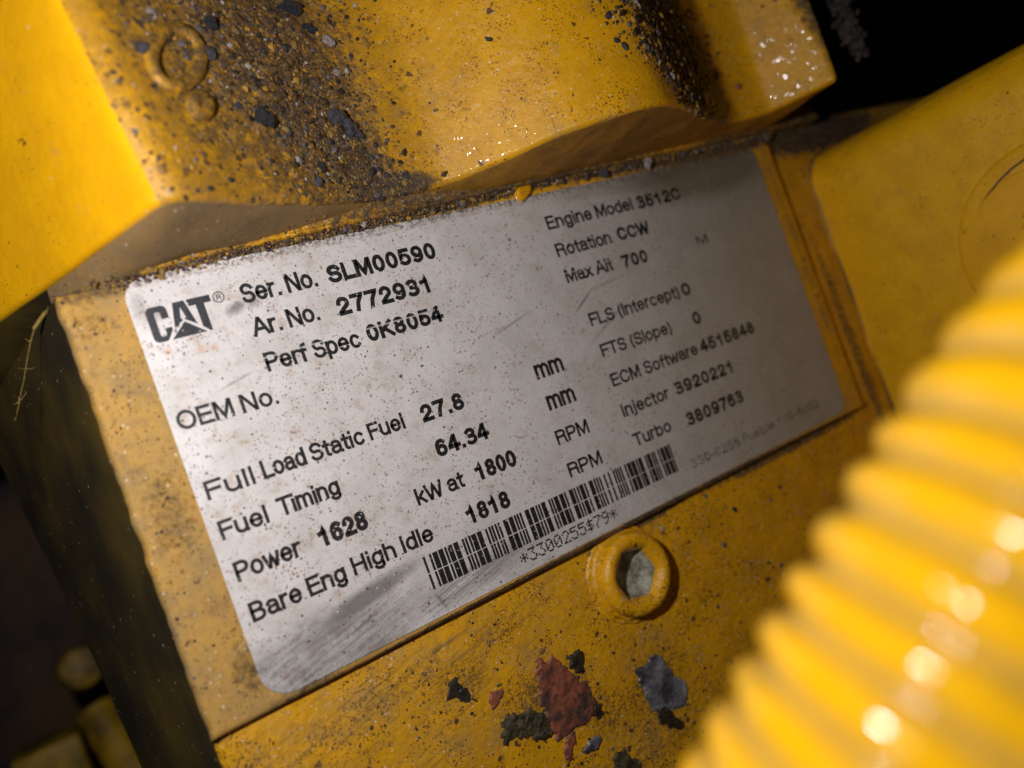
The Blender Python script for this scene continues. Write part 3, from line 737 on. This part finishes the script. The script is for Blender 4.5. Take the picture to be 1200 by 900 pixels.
for r, z in pr:
    for i in range(NT):
        t = 2 * math.pi * i / NT; rr = hexr(t, r * 0.93) * (1 + (0.10 * nz(math.cos(t) * 3, math.sin(t) * 3, z)))
        V.append((PC[0] + rr * math.cos(t), PC[1] + rr * math.sin(t), z + 0.2 * nz(rr * math.cos(t), rr * math.sin(t), z, 0.7)))
V.append((PC[0], PC[1], -2.4))
for j in range(len(pr) - 1):
    for i in range(NT): F.append((j * NT + i, j * NT + (i + 1) % NT, (j + 1) * NT + (i + 1) % NT, (j + 1) * NT + i))
for i in range(NT): F.append(((len(pr) - 1) * NT + i, (len(pr) - 1) * NT + (i + 1) % NT, len(V) - 1))
obj('socket', V, F, M_SOCKET, plug, sharp=40)

# ------------------------------------------------------------------ upper casting
cast = thing('upper_casting', 'large yellow casting with curved lower rim and gritty dirt above the plate', 'casting', (0, 37, 0))
ctrl = [(-122, -84), (-104, -52), (-86.1, -20.6), (-78.1, -7.3), (-69.8, 7.9), (-64.4, 17.6), (-61.0, 18.0), (-50.1, 11.4), (-34.5, 4.3), (-24.8, 1.2), (-13.4, 3.0),
        (-4.5, 11.6), (3.5, 19), (12.7, 23.8), (20.5, 25.6), (23, 24.8), (34, 19.8), (44, 14.6), (50.2, 11.6), (57.3, 8.6), (65.9, 10.9), (73.4, 23.4), (74.6, 23.6), (75.2, 21), (75.6, 5), (76, -30), (76.5, -84)]
cp = np.array(ctrl, float); seg = np.hypot(*np.diff(cp, axis=0).T); cum = np.r_[0, np.cumsum(seg)]
NU = 560; uu = np.linspace(0, cum[-1], NU); cx = np.interp(uu, cum, cp[:, 0]); cz = np.interp(uu, cum, cp[:, 1])
def smooth(a, sg):
    k = np.arange(-24, 25) * (cum[-1] / NU); g = np.exp(-k ** 2 / 2 / sg ** 2); g /= g.sum()
    return np.convolve(np.pad(a, 24, mode='edge'), g, 'valid')
cxs, czs = smooth(cx, 1.25), smooth(cz, 1.25); cxl, czl = smooth(cx, 3.2), smooth(cz, 3.2)
wl = np.clip((cxs + 40) / 15, 0, 1) * np.clip((62 - cxs) / 6, 0, 1)       # softer swells in the middle, crisper edges at both ends
cxs = cxs * (1 - wl) + cxl * wl; czs = czs * (1 - wl) + czl * wl
tx, tz = np.gradient(cxs), np.gradient(czs); L_ = np.hypot(tx, tz); nx_, nz_ = -tz / L_, tx / L_
NVV = 190
ys = np.r_[np.linspace(0, 1, 12), 1 + np.linspace(0, 1, NVV - 12)[1:] ** 1.15]
Vf = []; RR = 1.2
for j, b in enumerate(ys):
    for i in range(NU):
        if b <= 1:   # rounded rim
            a = b * math.pi / 2; y = 37 + RR * (1 - math.cos(a)) * 1.0; dn = -RR * (1 - math.sin(a))
        else: y = 37 + RR + (b - 1) * 92; dn = 0
        px_, pz_ = cxs[i] + nx_[i] * dn, czs[i] + nz_[i] * dn
        h = 0.16 * fbm(px_, y, pz_, 0.07, 2) + 0.03 * fbm(px_, y, pz_, 0.9, 2)
        g = max(0, 1 - ((px_ + 37) / 17) ** 2) * min(1, max(0, (y - 38) / 6)); g2 = max(0, 1 - (((px_ - 46) + (y - 37) * 0.3) / 9) ** 2) * min(1, (y - 37) / 2)
        h += 0.45 * g * fbm(px_, y, 4, 0.55, 4) + 0.5 * g2 * (0.4 + fbm(px_, y, 9, 0.6, 4))
        ry = 0.12 * fbm(px_, 0, 0, 0.12, 2)
        sh = -0.11 * max(0, y - 38.5) * min(1, max(0, (-30 - px_) / 25))
        Vf.append((px_ + nx_[i] * h + sh, y + ry, pz_ + nz_[i] * h))
Ff = [(j * NU + i, j * NU + i + 1, (j + 1) * NU + i + 1, (j + 1) * NU + i) for j in range(len(ys) - 1) for i in range(NU - 1)]
# clean left flank and dirty main face are separate surfaces
ridge = int(np.argmin(np.abs(cxs + 64.2) + (np.arange(NU) > NU // 2) * 99))
fl = [f for f in Ff if (f[0] % NU) < ridge]; fm = [f for f in Ff if (f[0] % NU) >= ridge]
def sub(V, F):
    used = sorted({i for f in F for i in f}); mp = {a: k for k, a in enumerate(used)}
    return [V[a] for a in used], [tuple(mp[i] for i in f) for f in F]
v, f = sub(Vf, fl); obj('flank', v, f, M_CLEAN, cast)
v, f = sub(Vf, fm); obj('main_face', v, f, M_CAST, cast)
# underside: from the rim down to the block
V = []; K = 14
for j in range(K + 1):
    for i in range(NU):
        b = j / K; x = cxs[i] - nx_[i] * RR; z0 = czs[i] - nz_[i] * RR; z1 = min(-6.0, z0 - 6)
        if cxs[i] < -80: z1 = z0 - 40
        z = z0 * (1 - b) + z1 * b
        V.append((x, 37 + (min(37.3, ledge_y(x) + 0.30) - 37) * min(1, b * 1.6) ** 0.8 + 0.12 * fbm(cxs[i], 0, 0, 0.12, 2) * (1 - b) + 0.25 * fbm(x, z, 2, 0.15, 3) * min(1, b * 6), z))
F = [(j * NU + i, (j + 1) * NU + i, (j + 1) * NU + i + 1, j * NU + i + 1) for j in range(K) for i in range(NU - 1)]
F = [tuple(reversed(f)) for f in F]
fa = [f for f in F if V[f[0]][0] > -78.5]; fb = [f for f in F if V[f[0]][0] <= -78.5]
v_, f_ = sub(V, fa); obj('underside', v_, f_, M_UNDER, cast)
v_, f_ = sub(V, fb); obj('underside', v_, f_, M_SHADED, cast, label='oily dark end of the underside')  # this end coloured darker to stand for shade
# face lookup for things that sit on the casting
from mathutils.bvhtree import BVHTree
mvv, mff = sub(Vf, fm)
BV = BVHTree.FromPolygons([Vector(p) for p in mvv], mff)
BLK_V, BLK_F = sheet(60, 50, bl); 
def hit(px, py):
    d = Vector(CAM_R.T @ np.array([(px - 600) / FPX, (py - 450) / FPX, 1.0])).normalized()
    r = BV.ray_cast(Vector(CAM_C), d); return (r[0], r[1]) if r[0] else None
# raised casting marks, half buried in dirt
def tube(pts, nrm, rad, name, mat, parent, flat=0.7, closed=False):
    n = len(pts); V = []; F = []; K = 10
    for i, p in enumerate(pts):
        a = pts[(i + 1) % n if closed else min(i + 1, n - 1)] - pts[i - 1 if (closed or i) else 0]; a = a.normalized(); s = a.cross(nrm).normalized()
        for k in range(K):
            t = 2 * math.pi * k / K; V.append(tuple(p + s * math.cos(t) * rad + nrm * math.sin(t) * rad * flat))
    for i in range(n if closed else n - 1):
        for k in range(K): F.append((i * K + k, i * K + (k + 1) % K, ((i + 1) % n) * K + (k + 1) % K, ((i + 1) % n) * K + k))
    return obj(name, V, F, mat, parent)
def on_cast(px, py, lift=0.0):
    h = hit(px, py); return (h[0] + h[1] * lift, h[1]) if h else None
def mark(cx_, cy_, rx, ry, a0, a1, rad, closed=False):
    pts = []; nn = Vector((0, 0, 0))
    for k in range(40):
        a = math.radians(a0 + (a1 - a0) * k / (40 if closed else 39)); h = hit(cx_ + rx * math.cos(a), cy_ + ry * math.sin(a))
        if h: pts.append(h[0]); nn += h[1]
    if len(pts) > 5:
        nn.normalize(); tube([p + nn * 0.15 for p in pts], nn, rad, 'raised_mark', M_CAST, cast, closed=closed)
mark(206, 68, 29, 33, 0, 360, 1.1, True)
mark(234, 124, 9, 9, 0, 360, 1.2, True)
mark(318, 88, 26, 26, 60, 150, 0.8)
mark(318, 60, 26, 22, 20, 130, 0.7)

# ------------------------------------------------------------------ grit: individual larger chunks, then the countless rest
def rock(c, n, size, rng, V, F, flat=0.55, sub_=1):
    bm = ICO[sub_]; base = len(V)
    t = Vector((rng.random() - .5, rng.random() - .5, rng.random() - .5)).cross(n).normalized(); s = n.cross(t)
    a, b, h = size * rng.uniform(.7, 1.3), size * rng.uniform(.6, 1.1), size * flat * rng.uniform(.7, 1.2); off = rng.random() * 50
    for p in bm[0]:
        k = 1 + 0.45 * noise.noise(Vector(p) * 1.3 + Vector((off, off, 0)))
        V.append(tuple(c + (t * p[0] * a + s * p[1] * b + n * p[2] * h) * k))
    for f in bm[1]: F.append(tuple(base + i for i in f))
ICO = {}
for k in (1, 2, 3):
    bm = bmesh.new(); bmesh.ops.create_icosphere(bm, subdivisions=k, radius=1); ICO[k] = ([tuple(v.co) for v in bm.verts], [tuple(v.index for v in f.verts) for f in bm.faces]); bm.free()
M_BLUEBLK = plain('blue_black_slag', (0.02, 0.024, 0.035), 0.35, sc=1.5, bump=0.9, col2=(0.06, 0.065, 0.08))
M_WHITE = plain('pale_stone', (0.55, 0.50, 0.47), 0.5, sc=1.5, bump=0.7, col2=(0.25, 0.2, 0.2))
M_SLATE = plain('slate_grey_grit', (0.13, 0.13, 0.17), 0.4, sc=1.5, bump=0.8, col2=(0.04, 0.035, 0.04))
chunks = [(307, 138, 1.55, M_BLUEBLK, 'blue black slag chunk in the middle of the casting dirt'),
          (340, 10, 1.5, M_BLUEBLK, 'blue black chunk at the top edge of the casting dirt'),
          (363, 34, 1.0, M_BLUEBLK, 'blue black chunk right of the pale stone on the casting'),
          (246, 28, 1.3, M_BLUEBLK, 'dark chunk above the raised ring on the casting'),
          (165, 57, 1.2, M_SLATE, 'blurred slate blue chunk left of the raised ring'),
          (242, 63, 1.1, M_SLATE, 'slate chunk touching the right side of the raised ring'),
          (385, 49, 1.05, M_WHITE, 'pale stone chip on the right border of the casting dirt'),
          (395, 85, 0.65, M_WHITE, 'small white chip below the pale stone on the casting'),
          (178, 16, 0.75, M_WHITE, 'blurred white chip left of the ring near the casting edge'),
          (350, 187, 0.65, M_WHITE, 'pale pebble low in the casting dirt above the rim'),
          (279, 125, 0.8, M_SLATE, 'grey pebble left of the blue black slag chunk'),
          (376, 197, 0.9, M_BLUEBLK, 'dark round pebble just above the casting rim'),
          (373, 214, 0.8, M_SLATE, 'bluish pebble lowest above the casting rim'),
          (394, 138, 1.7, M_SLATE, 'long lump of dark slag right of the casting dirt middle'),
          (410, 152, 1.5, M_SLATE, 'slag lump at the right tip of the casting dirt'),
          (475, 206, 0.75, M_SLATE, 'grey crystal on the rim of the main swell'),
          (521, 204, 0.6, M_TAR, 'small black crumb on the rim of the main swell'),
          (573, 46, 0.6, M_TAR, 'black crumb alone high on the main swell'),
          (865, 102, 0.85, M_PRIMER, 'small dark red crumb on the right hand swell')]
rng = random.Random(3)
for (a, b, s, m_, lb) in chunks:
    h = hit(a, b)
    if not h: continue
    V, F = [], []; rock(h[0] + h[1] * s * 0.15, h[1], s, rng, V, F, 0.6, 3)
    if s > 1.3: rock(h[0] + h[1] * s * 0.1 + Vector((s * .7, -s * .5, 0)), h[1], s * 0.6, rng, V, F, 0.6, 3)
    tag(obj('grit_chunk', V, F, m_, None, smooth=False, loc=tuple(h[0])), lb, 'grit chunk', 'larger chunks of grit on the casting')
def scatter(name, lb, gen, n, seed):
    r = random.Random(seed); V, F = [], []
    for k in range(n):
        g = gen(r)
        if g: rock(g[0], g[1], g[2], r, V, F, 0.6, 1)
    o = obj(name, V, F, M_GRIT, None, smooth=False); o['kind'] = 'stuff'; tag(o, lb, 'grit'); return o
def grain(r, med=0.13, big=0.5): return min(big, med * math.exp(r.gauss(0, 0.55)))
def gen_hollow(r):
    t = r.random(); k = r.gauss(0, 1)
    if r.random() < 0.72: x_, y_ = 250 + 195 * t + k * (62 - 34 * t), 0 + 232 * t + r.gauss(0, 10)
    else: x_, y_ = r.uniform(130, 440), r.uniform(-20, 232)
    if y_ > 236: return
    h = hit(x_, y_)
    if h: s = grain(r, 0.17, 0.75); return h[0] + h[1] * s * 0.1, h[1], s
scatter('hollow_grit', 'mixed brown, grey and black grit caked in the hollow of the casting', gen_hollow, 4600, 1)
def gen_valley(r):
    t = r.random() ** 0.8; x_, y_ = 752 + 74 * t + r.gauss(0, 30 * (1.15 - t)), -10 + 150 * t
    h = hit(x_, y_)
    if h: s = grain(r, 0.24, 0.9); return h[0] + h[1] * s * 0.1, h[1], s
scatter('valley_grit', 'dark caked grit filling the valley between the two right swells', gen_valley, 2200, 2)
def gen_ledge(r):
    t = r.random(); x = -72 + 150 * t ** 0.9; y = ledge_y(x) - 0.5 + r.gauss(0, 0.45) - 0.15; s = grain(r, 0.17, 0.7)
    return Vector((x, y, 0.15 + r.random() * 0.5 + max(0, (y - ledge_y(x) + .4)) * 0.8)), Vector((0, 0, 1)), s
scatter('ledge_grit', 'black and brown grit lodged along the top edge of the plate', gen_ledge, 2600, 3)
def gen_face(r):
    x_, y_ = r.uniform(420, 960), r.uniform(520, 900)
    p = at(x_, y_, 2, -1.4)
    if p[1] > -35: return
    if r.random() > 0.35 and fbm(p[0], p[1], 0, 0.10, 3) < 0.0: return
    s = grain(r, 0.14, 0.8); return Vector((p[0], p[1], blockz(p[0], p[1]) + 0.02)), Vector((0, 0, 1)), s
scatter('face_grit', 'specks of black and brown grit scattered on the block face', gen_face, 2600, 4)
def gen_border(r):
    x, y = r.uniform(-78, -50), r.uniform(31.5, 34)
    if r.random() < 0.35: x, y = r.uniform(-78, -70.5), r.gauss(0, 20)
    s = grain(r, 0.11, 0.5); return Vector((x, y, 0.04)), Vector((0, 0, 1)), s
scatter('border_grit', 'fine grit on the upper left border of the plate', gen_border, 420, 6)
# yellow paint blob on the ledge above the label
V, F = [], []; p = at(612, 225, 2, 0.5); rock(Vector((p[0], p[1], 0.5)), Vector((0, 0, 1)), 2.0, random.Random(8), V, F, 0.4, 3)
obj('paint_drip', V, F, M_CAST, block, label='blob of yellow paint on the ledge above the label')
p = at(708, 203, 2, 0.8); V, F = [], []; rock(Vector((p[0], p[1], 0.9)), Vector((0, 0, 1)), 1.6, random.Random(12), V, F, 0.6, 3)
tag(obj('grit_chunk', V, F, M_SLATE, None, smooth=False, loc=(p[0], p[1], .8)), 'slate chunk lodged on the ledge above the words Engine Model', 'grit chunk', 'chunks on the ledge')
p = at(758, 192, 2, 0.8); V, F = [], []; rock(Vector((p[0], p[1], 1.2)), Vector((0, 0, 1)), 1.3, random.Random(14), V, F, 0.6, 3)
tag(obj('grit_chunk', V, F, M_WHITE, None, smooth=False, loc=(p[0], p[1], .8)), 'pale grey chunk on the ledge right of the slate chunk', 'grit chunk', 'chunks on the ledge')

# ------------------------------------------------------------------ side cover, upper right
cover = thing('side_cover', 'tall smooth yellow housing with a round boss right of the plate', 'housing', (100, -20, -1.5))
CY1 = 28.6; CX = 88.0; CR = 9.0
path = [(CX + 70, CY1 - 1.0), (CX + 40, CY1)] + [(CX + CR - CR * math.sin(math.radians(a)), CY1 - CR + CR * math.cos(math.radians(a))) for a in range(0, 91, 6)] + [(CX, y) for y in np.linspace(CY1 - CR - 1, -150, 60)]
H_ = 110.0
def cov(a, b):
    t = a * (len(path) - 1); i = min(int(t), len(path) - 2); f = t - i
    x = path[i][0] * (1 - f) + path[i + 1][0] * f; y = path[i][1] * (1 - f) + path[i + 1][1] * f
    z = -1.6 + (H_ + 1.6) * b ** 1.3
    if z < 3: x -= 0.35 * (1 - math.sqrt(max(0, 1 - (1 - (z + 1.6) / 4.6) ** 2)))
    h = 0.55 * fbm(x, y, z, 0.05, 2)
    x -= 1.5 * math.sin(max(0, z) / H_ * 2.5) * (1 if y < CY1 - 2 else 0.6)
    return (x + h, y, z)
v, q = sheet(260, 120, cov)
q = [tuple(reversed(f)) for f in q]
obj('shell', v, q, M_COVER, cover)
tube([Vector((p[0] - 0.25 + 0.12 * nz(p[0], p[1], 0, .5), p[1] + (0.2 if p[0] > CX + 2 else 0), -1.25)) for p in path[2:60]], Vector((0, 0, 1)), 0.30, 'joint_line', M_DARK, cover)
v, q = box(CX + 2, CX + 110, -150, CY1 - 3, H_ - 1, H_); obj('top_cap', v, q, M_COVER, cover, smooth=False)
# round boss on the wall
bc = at(1246, 292, 0, CX); rim = at(1138, 300, 0, CX); BR = float(np.hypot(*(rim - bc)[1:]))
def boss(R, h0, h1, cy, cz, name, mat):
    V = []; F = []; n = 96; pr = [(R + 0.6, -2.5), (R, h0), (R - 0.25, h1), (R - 1.0, h1 + 0.15), (R * 0.5, h1 + 0.2), (0.01, h1 + 0.2)]
    for r, h in pr:
        for k in range(n):
            t = 2 * math.pi * k / n; V.append((CX - 1.4 - h, cy + r * math.cos(t), cz + r * math.sin(t)))
    for j in range(len(pr) - 1):
        for k in range(n): F.append((j * n + k, (j + 1) * n + k, (j + 1) * n + (k + 1) % n, j * n + (k + 1) % n))
    return obj(name, V, F, mat, cover, sharp=40)
boss(BR * 1.16, 0.25, 0.5, bc[1] + BR * 0.10, bc[2] + BR * 0.10, 'boss_rim', M_COVER)
tube([Vector(at(a, b, 0, CX - 2.1)) for a, b in [(1215, 176), (1200, 187), (1185, 198), (1170, 213), (1158, 228), (1148, 243)]], Vector((-1, 0, 0)), 0.22, 'groove_line', M_DARK, cover)
boss(BR, 0.5, 1.2, bc[1], bc[2], 'boss', M_CLEAN)

# ------------------------------------------------------------------ corrugated conduit in the foreground
def conduit():
    DC = .050
    A = [(1020, 1182, DC), (1097, 1045, DC), (1152, 947, DC), (1204, 854, DC), (1255, 765, DC), (1308, 682, DC), (1360, 602, DC), (1416, 528, DC), (1484, 452, DC), (1566, 372, DC), (1660, 300, DC)]
    P = [Vector(depth_pt(a, b, d * 1000)) for a, b, d in A]
    # dense catmull-rom
    Q = []
    for i in range(1, len(P) - 2):
        for k in range(60):
            t = k / 60; p0, p1, p2, p3 = P[i - 1], P[i], P[i + 1], P[i + 2]
            Q.append(0.5 * ((2 * p1) + (p2 - p0) * t + (2 * p0 - 5 * p1 + 4 * p2 - p3) * t * t + (3 * p1 - p0 - 3 * p2 + p3) * t ** 3))
    e0 = (P[1] - P[0]).normalized()
    Q = [P[1] - (P[1] - P[0]).normalized() * (28 * (60 - k) / 60) for k in range(60)] + Q
    d = [0]
    for i in range(1, len(Q)): d.append(d[-1] + (Q[i] - Q[i - 1]).length)
    L = d[-1]; pitch = 3.9; per = 14; N = int(L / pitch * per); up = Vector((0, 0, 1)); V = []; F = []; K = 160; GR = []
    Rad, amp = 17.0, 1.75
    for j in range(N + 1):
        s = L * j / N; i = int(np.searchsorted(d, s)); i = min(max(i, 1), len(Q) - 2)
        f = (s - d[i - 1]) / max(1e-6, d[i] - d[i - 1]); c = Q[i - 1].lerp(Q[i], f); t = (Q[min(i + 2, len(Q) - 1)] - Q[max(0, i - 3)]).normalized()
        a = t.cross(up).normalized(); b = t.cross(a)
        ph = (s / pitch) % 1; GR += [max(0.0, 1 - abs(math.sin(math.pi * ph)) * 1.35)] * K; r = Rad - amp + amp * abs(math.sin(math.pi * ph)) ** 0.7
        for k in range(K):
            th = 2 * math.pi * k / K; rr = r + 0.05 * nz(k * .3, s * .3, 0); V.append(tuple(c + (a * math.cos(th) + b * math.sin(th)) * rr))
    for j in range(N):
        for k in range(K): F.append((j * K + k, j * K + (k + 1) % K, (j + 1) * K + (k + 1) % K, (j + 1) * K + k))
    M = Mat('yellow_plastic', rough=0.13)
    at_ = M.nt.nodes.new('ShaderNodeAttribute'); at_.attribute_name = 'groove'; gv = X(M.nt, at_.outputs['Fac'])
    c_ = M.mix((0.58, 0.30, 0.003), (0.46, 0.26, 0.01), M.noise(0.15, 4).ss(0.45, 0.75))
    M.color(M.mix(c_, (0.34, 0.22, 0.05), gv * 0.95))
    M.bump((M.noise(0.35, 2), 0.30))
    M.set('Roughness', 0.11)
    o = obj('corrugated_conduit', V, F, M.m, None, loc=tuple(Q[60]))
    ga = o.data.attributes.new('groove', 'FLOAT', 'POINT'); ga.data.foreach_set('value', GR)
    tag(o, 'blurred bright yellow corrugated conduit crossing the lower right foreground', 'conduit')
conduit()

# ------------------------------------------------------------------ dim parts in the hollow at lower left
def round_part(c, r, h, axis, name, mat, lb, cat, n=28):
    V = []; F = []; ax = Vector(axis).normalized(); a = ax.orthogonal().normalized(); b = ax.cross(a); c = Vector(c)
    pr = [(r * .8, -h), (r, -h * .8), (r, h * .6), (r * .85, h * .9), (r * .5, h), (0.01, h)]
    for rr, z in pr:
        for k in range(n):
            t = 2 * math.pi * k / n; V.append(tuple(c + a * rr * math.cos(t) + b * rr * math.sin(t) + ax * z))
    for j in range(len(pr) - 1):
        for k in range(n): F.append((j * n + k, j * n + (k + 1) % n, (j + 1) * n + (k + 1) % n, (j + 1) * n + k))
    o = obj(name, V, F, mat, None, sharp=40, loc=tuple(c)); tag(o, lb, cat)
round_part(at(95, 782, 2, -200), 7.6, 9, (0.1, 0.1, 1), 'yellow_fitting', M_DIMY, 'blurred round yellow fitting deep in the dark at lower left', 'fitting')
def bar(p, q, w, name, mat, lb, cat):
    p, q = Vector(p), Vector(q); t = (q - p).normalized(); a = t.cross(Vector((0, 0, 1))).normalized() * w; b = t.cross(a).normalized() * w * .7
    V = []; n = 16; K = 12
    for i in range(n + 1):
        c = p.lerp(q, i / n)
        for k in range(K):
            th = 2 * math.pi * k / K; V.append(tuple(c + (a * math.cos(th) + b * math.sin(th)) * (1 + .06 * nz(i, k, 0, .9))))
    F = [(i * K + k, i * K + (k + 1) % K, (i + 1) * K + (k + 1) % K, (i + 1) * K + k) for i in range(n) for k in range(K)]
    F += [tuple(range(K))[::-1], tuple(n * K + k for k in range(K))]
    o = obj(name, V, F, mat, None, sharp=40, loc=tuple(p)); tag(o, lb, cat)
bar(at(110, 830, 2, -190), at(190, 960, 2, -170), 6.0, 'fuel_pipe', M_DIMY, 'dim yellow pipe slanting down to the right at lower left', 'pipe')
def bracket():
    c = at(62, 885, 2, -190); V, F = box(c[0] - 11, c[0] + 9, c[1] - 20, c[1] + 4, -210, -186)
    bm = bmesh.new(); vs = [bm.verts.new(p) for p in V]; [bm.faces.new([vs[i] for i in f]) for f in F]
    bmesh.ops.bevel(bm, geom=bm.edges[:], offset=1.2, segments=3, affect='EDGES', profile=0.5)
    bm.verts.index_update(); V = [tuple(v.co) for v in bm.verts]; F = [tuple(v.index for v in f.verts) for f in bm.faces]; bm.free()
    o = obj('mounting_bracket', V, F, M_DIMY, None, sharp=40, loc=tuple(c)); tag(o, 'blurred square yellow bracket end in the bottom left corner', 'bracket')
bracket()
# dusty fibre hanging beside the plate corner
M_FIB = plain('dusty_fibre', (0.30, 0.21, 0.05), 0.5)
fp = [(53, 366), (46, 376), (40, 385), (36, 400), (33, 415), (30, 432), (28, 446), (25, 458), (23, 470), (20, 484), (18, 492)]
V, F = [], []; pts = [Vector(at(a, b, 2, -9 - 0.9 * i)) for i, (a, b) in enumerate(fp)]
def add_tube(pts, r, V, F, K=6):
    base = len(V)
    for i, p in enumerate(pts):
        t = (pts[min(i + 1, len(pts) - 1)] - pts[max(i - 1, 0)]).normalized(); a = t.orthogonal().normalized(); b = t.cross(a)
        for k in range(K): V.append(tuple(p + (a * math.cos(k * 2 * math.pi / K) + b * math.sin(k * 2 * math.pi / K)) * r))
    for i in range(len(pts) - 1):
        for k in range(K): F.append((base + i * K + k, base + i * K + (k + 1) % K, base + (i + 1) * K + (k + 1) % K, base + (i + 1) * K + k))
add_tube(pts, 0.065, V, F); rg = random.Random(2)
add_tube(pts[:3], 0.30, V, F)
for k in range(11):
    p = pts[rg.randrange(len(pts))]; d_ = Vector((rg.gauss(0, 1), rg.gauss(0, 1), rg.gauss(0, .6))); add_tube([p, p + d_ * 0.45, p + d_ * 0.8 + Vector((0, .2, 0))], 0.045, V, F, 4)
    rock(p + d_ * .25, Vector((0, 0, 1)), rg.uniform(.06, .16), rg, V, F)
tag(obj('dusty_fibre', V, F, M_FIB, None, loc=tuple(pts[0])), 'thin dusty fibre hanging in the dark left of the plate corner', 'fibre')
# crud hanging on the far edge of the casting, upper right
V, F = [], []; rg = random.Random(21)
for k in range(220):
    t = rg.random(); x_, y_ = 978 + 26 * t + rg.gauss(0, 5), -14 + 70 * t + rg.gauss(0, 6); p = at(x_, y_, 0, 77.0 + rg.random() * 4); rock(Vector(p), Vector((-.6, 0, .8)), rg.uniform(.3, 1.1), rg, V, F, .8, 2)
o = obj('caked_dirt', V, F, M_CAKE, None, loc=tuple(at(995, 30, 0, 79))); o['kind'] = 'stuff'
tag(o, 'grey lumps of caked dirt beside the right end of the casting', 'dirt')
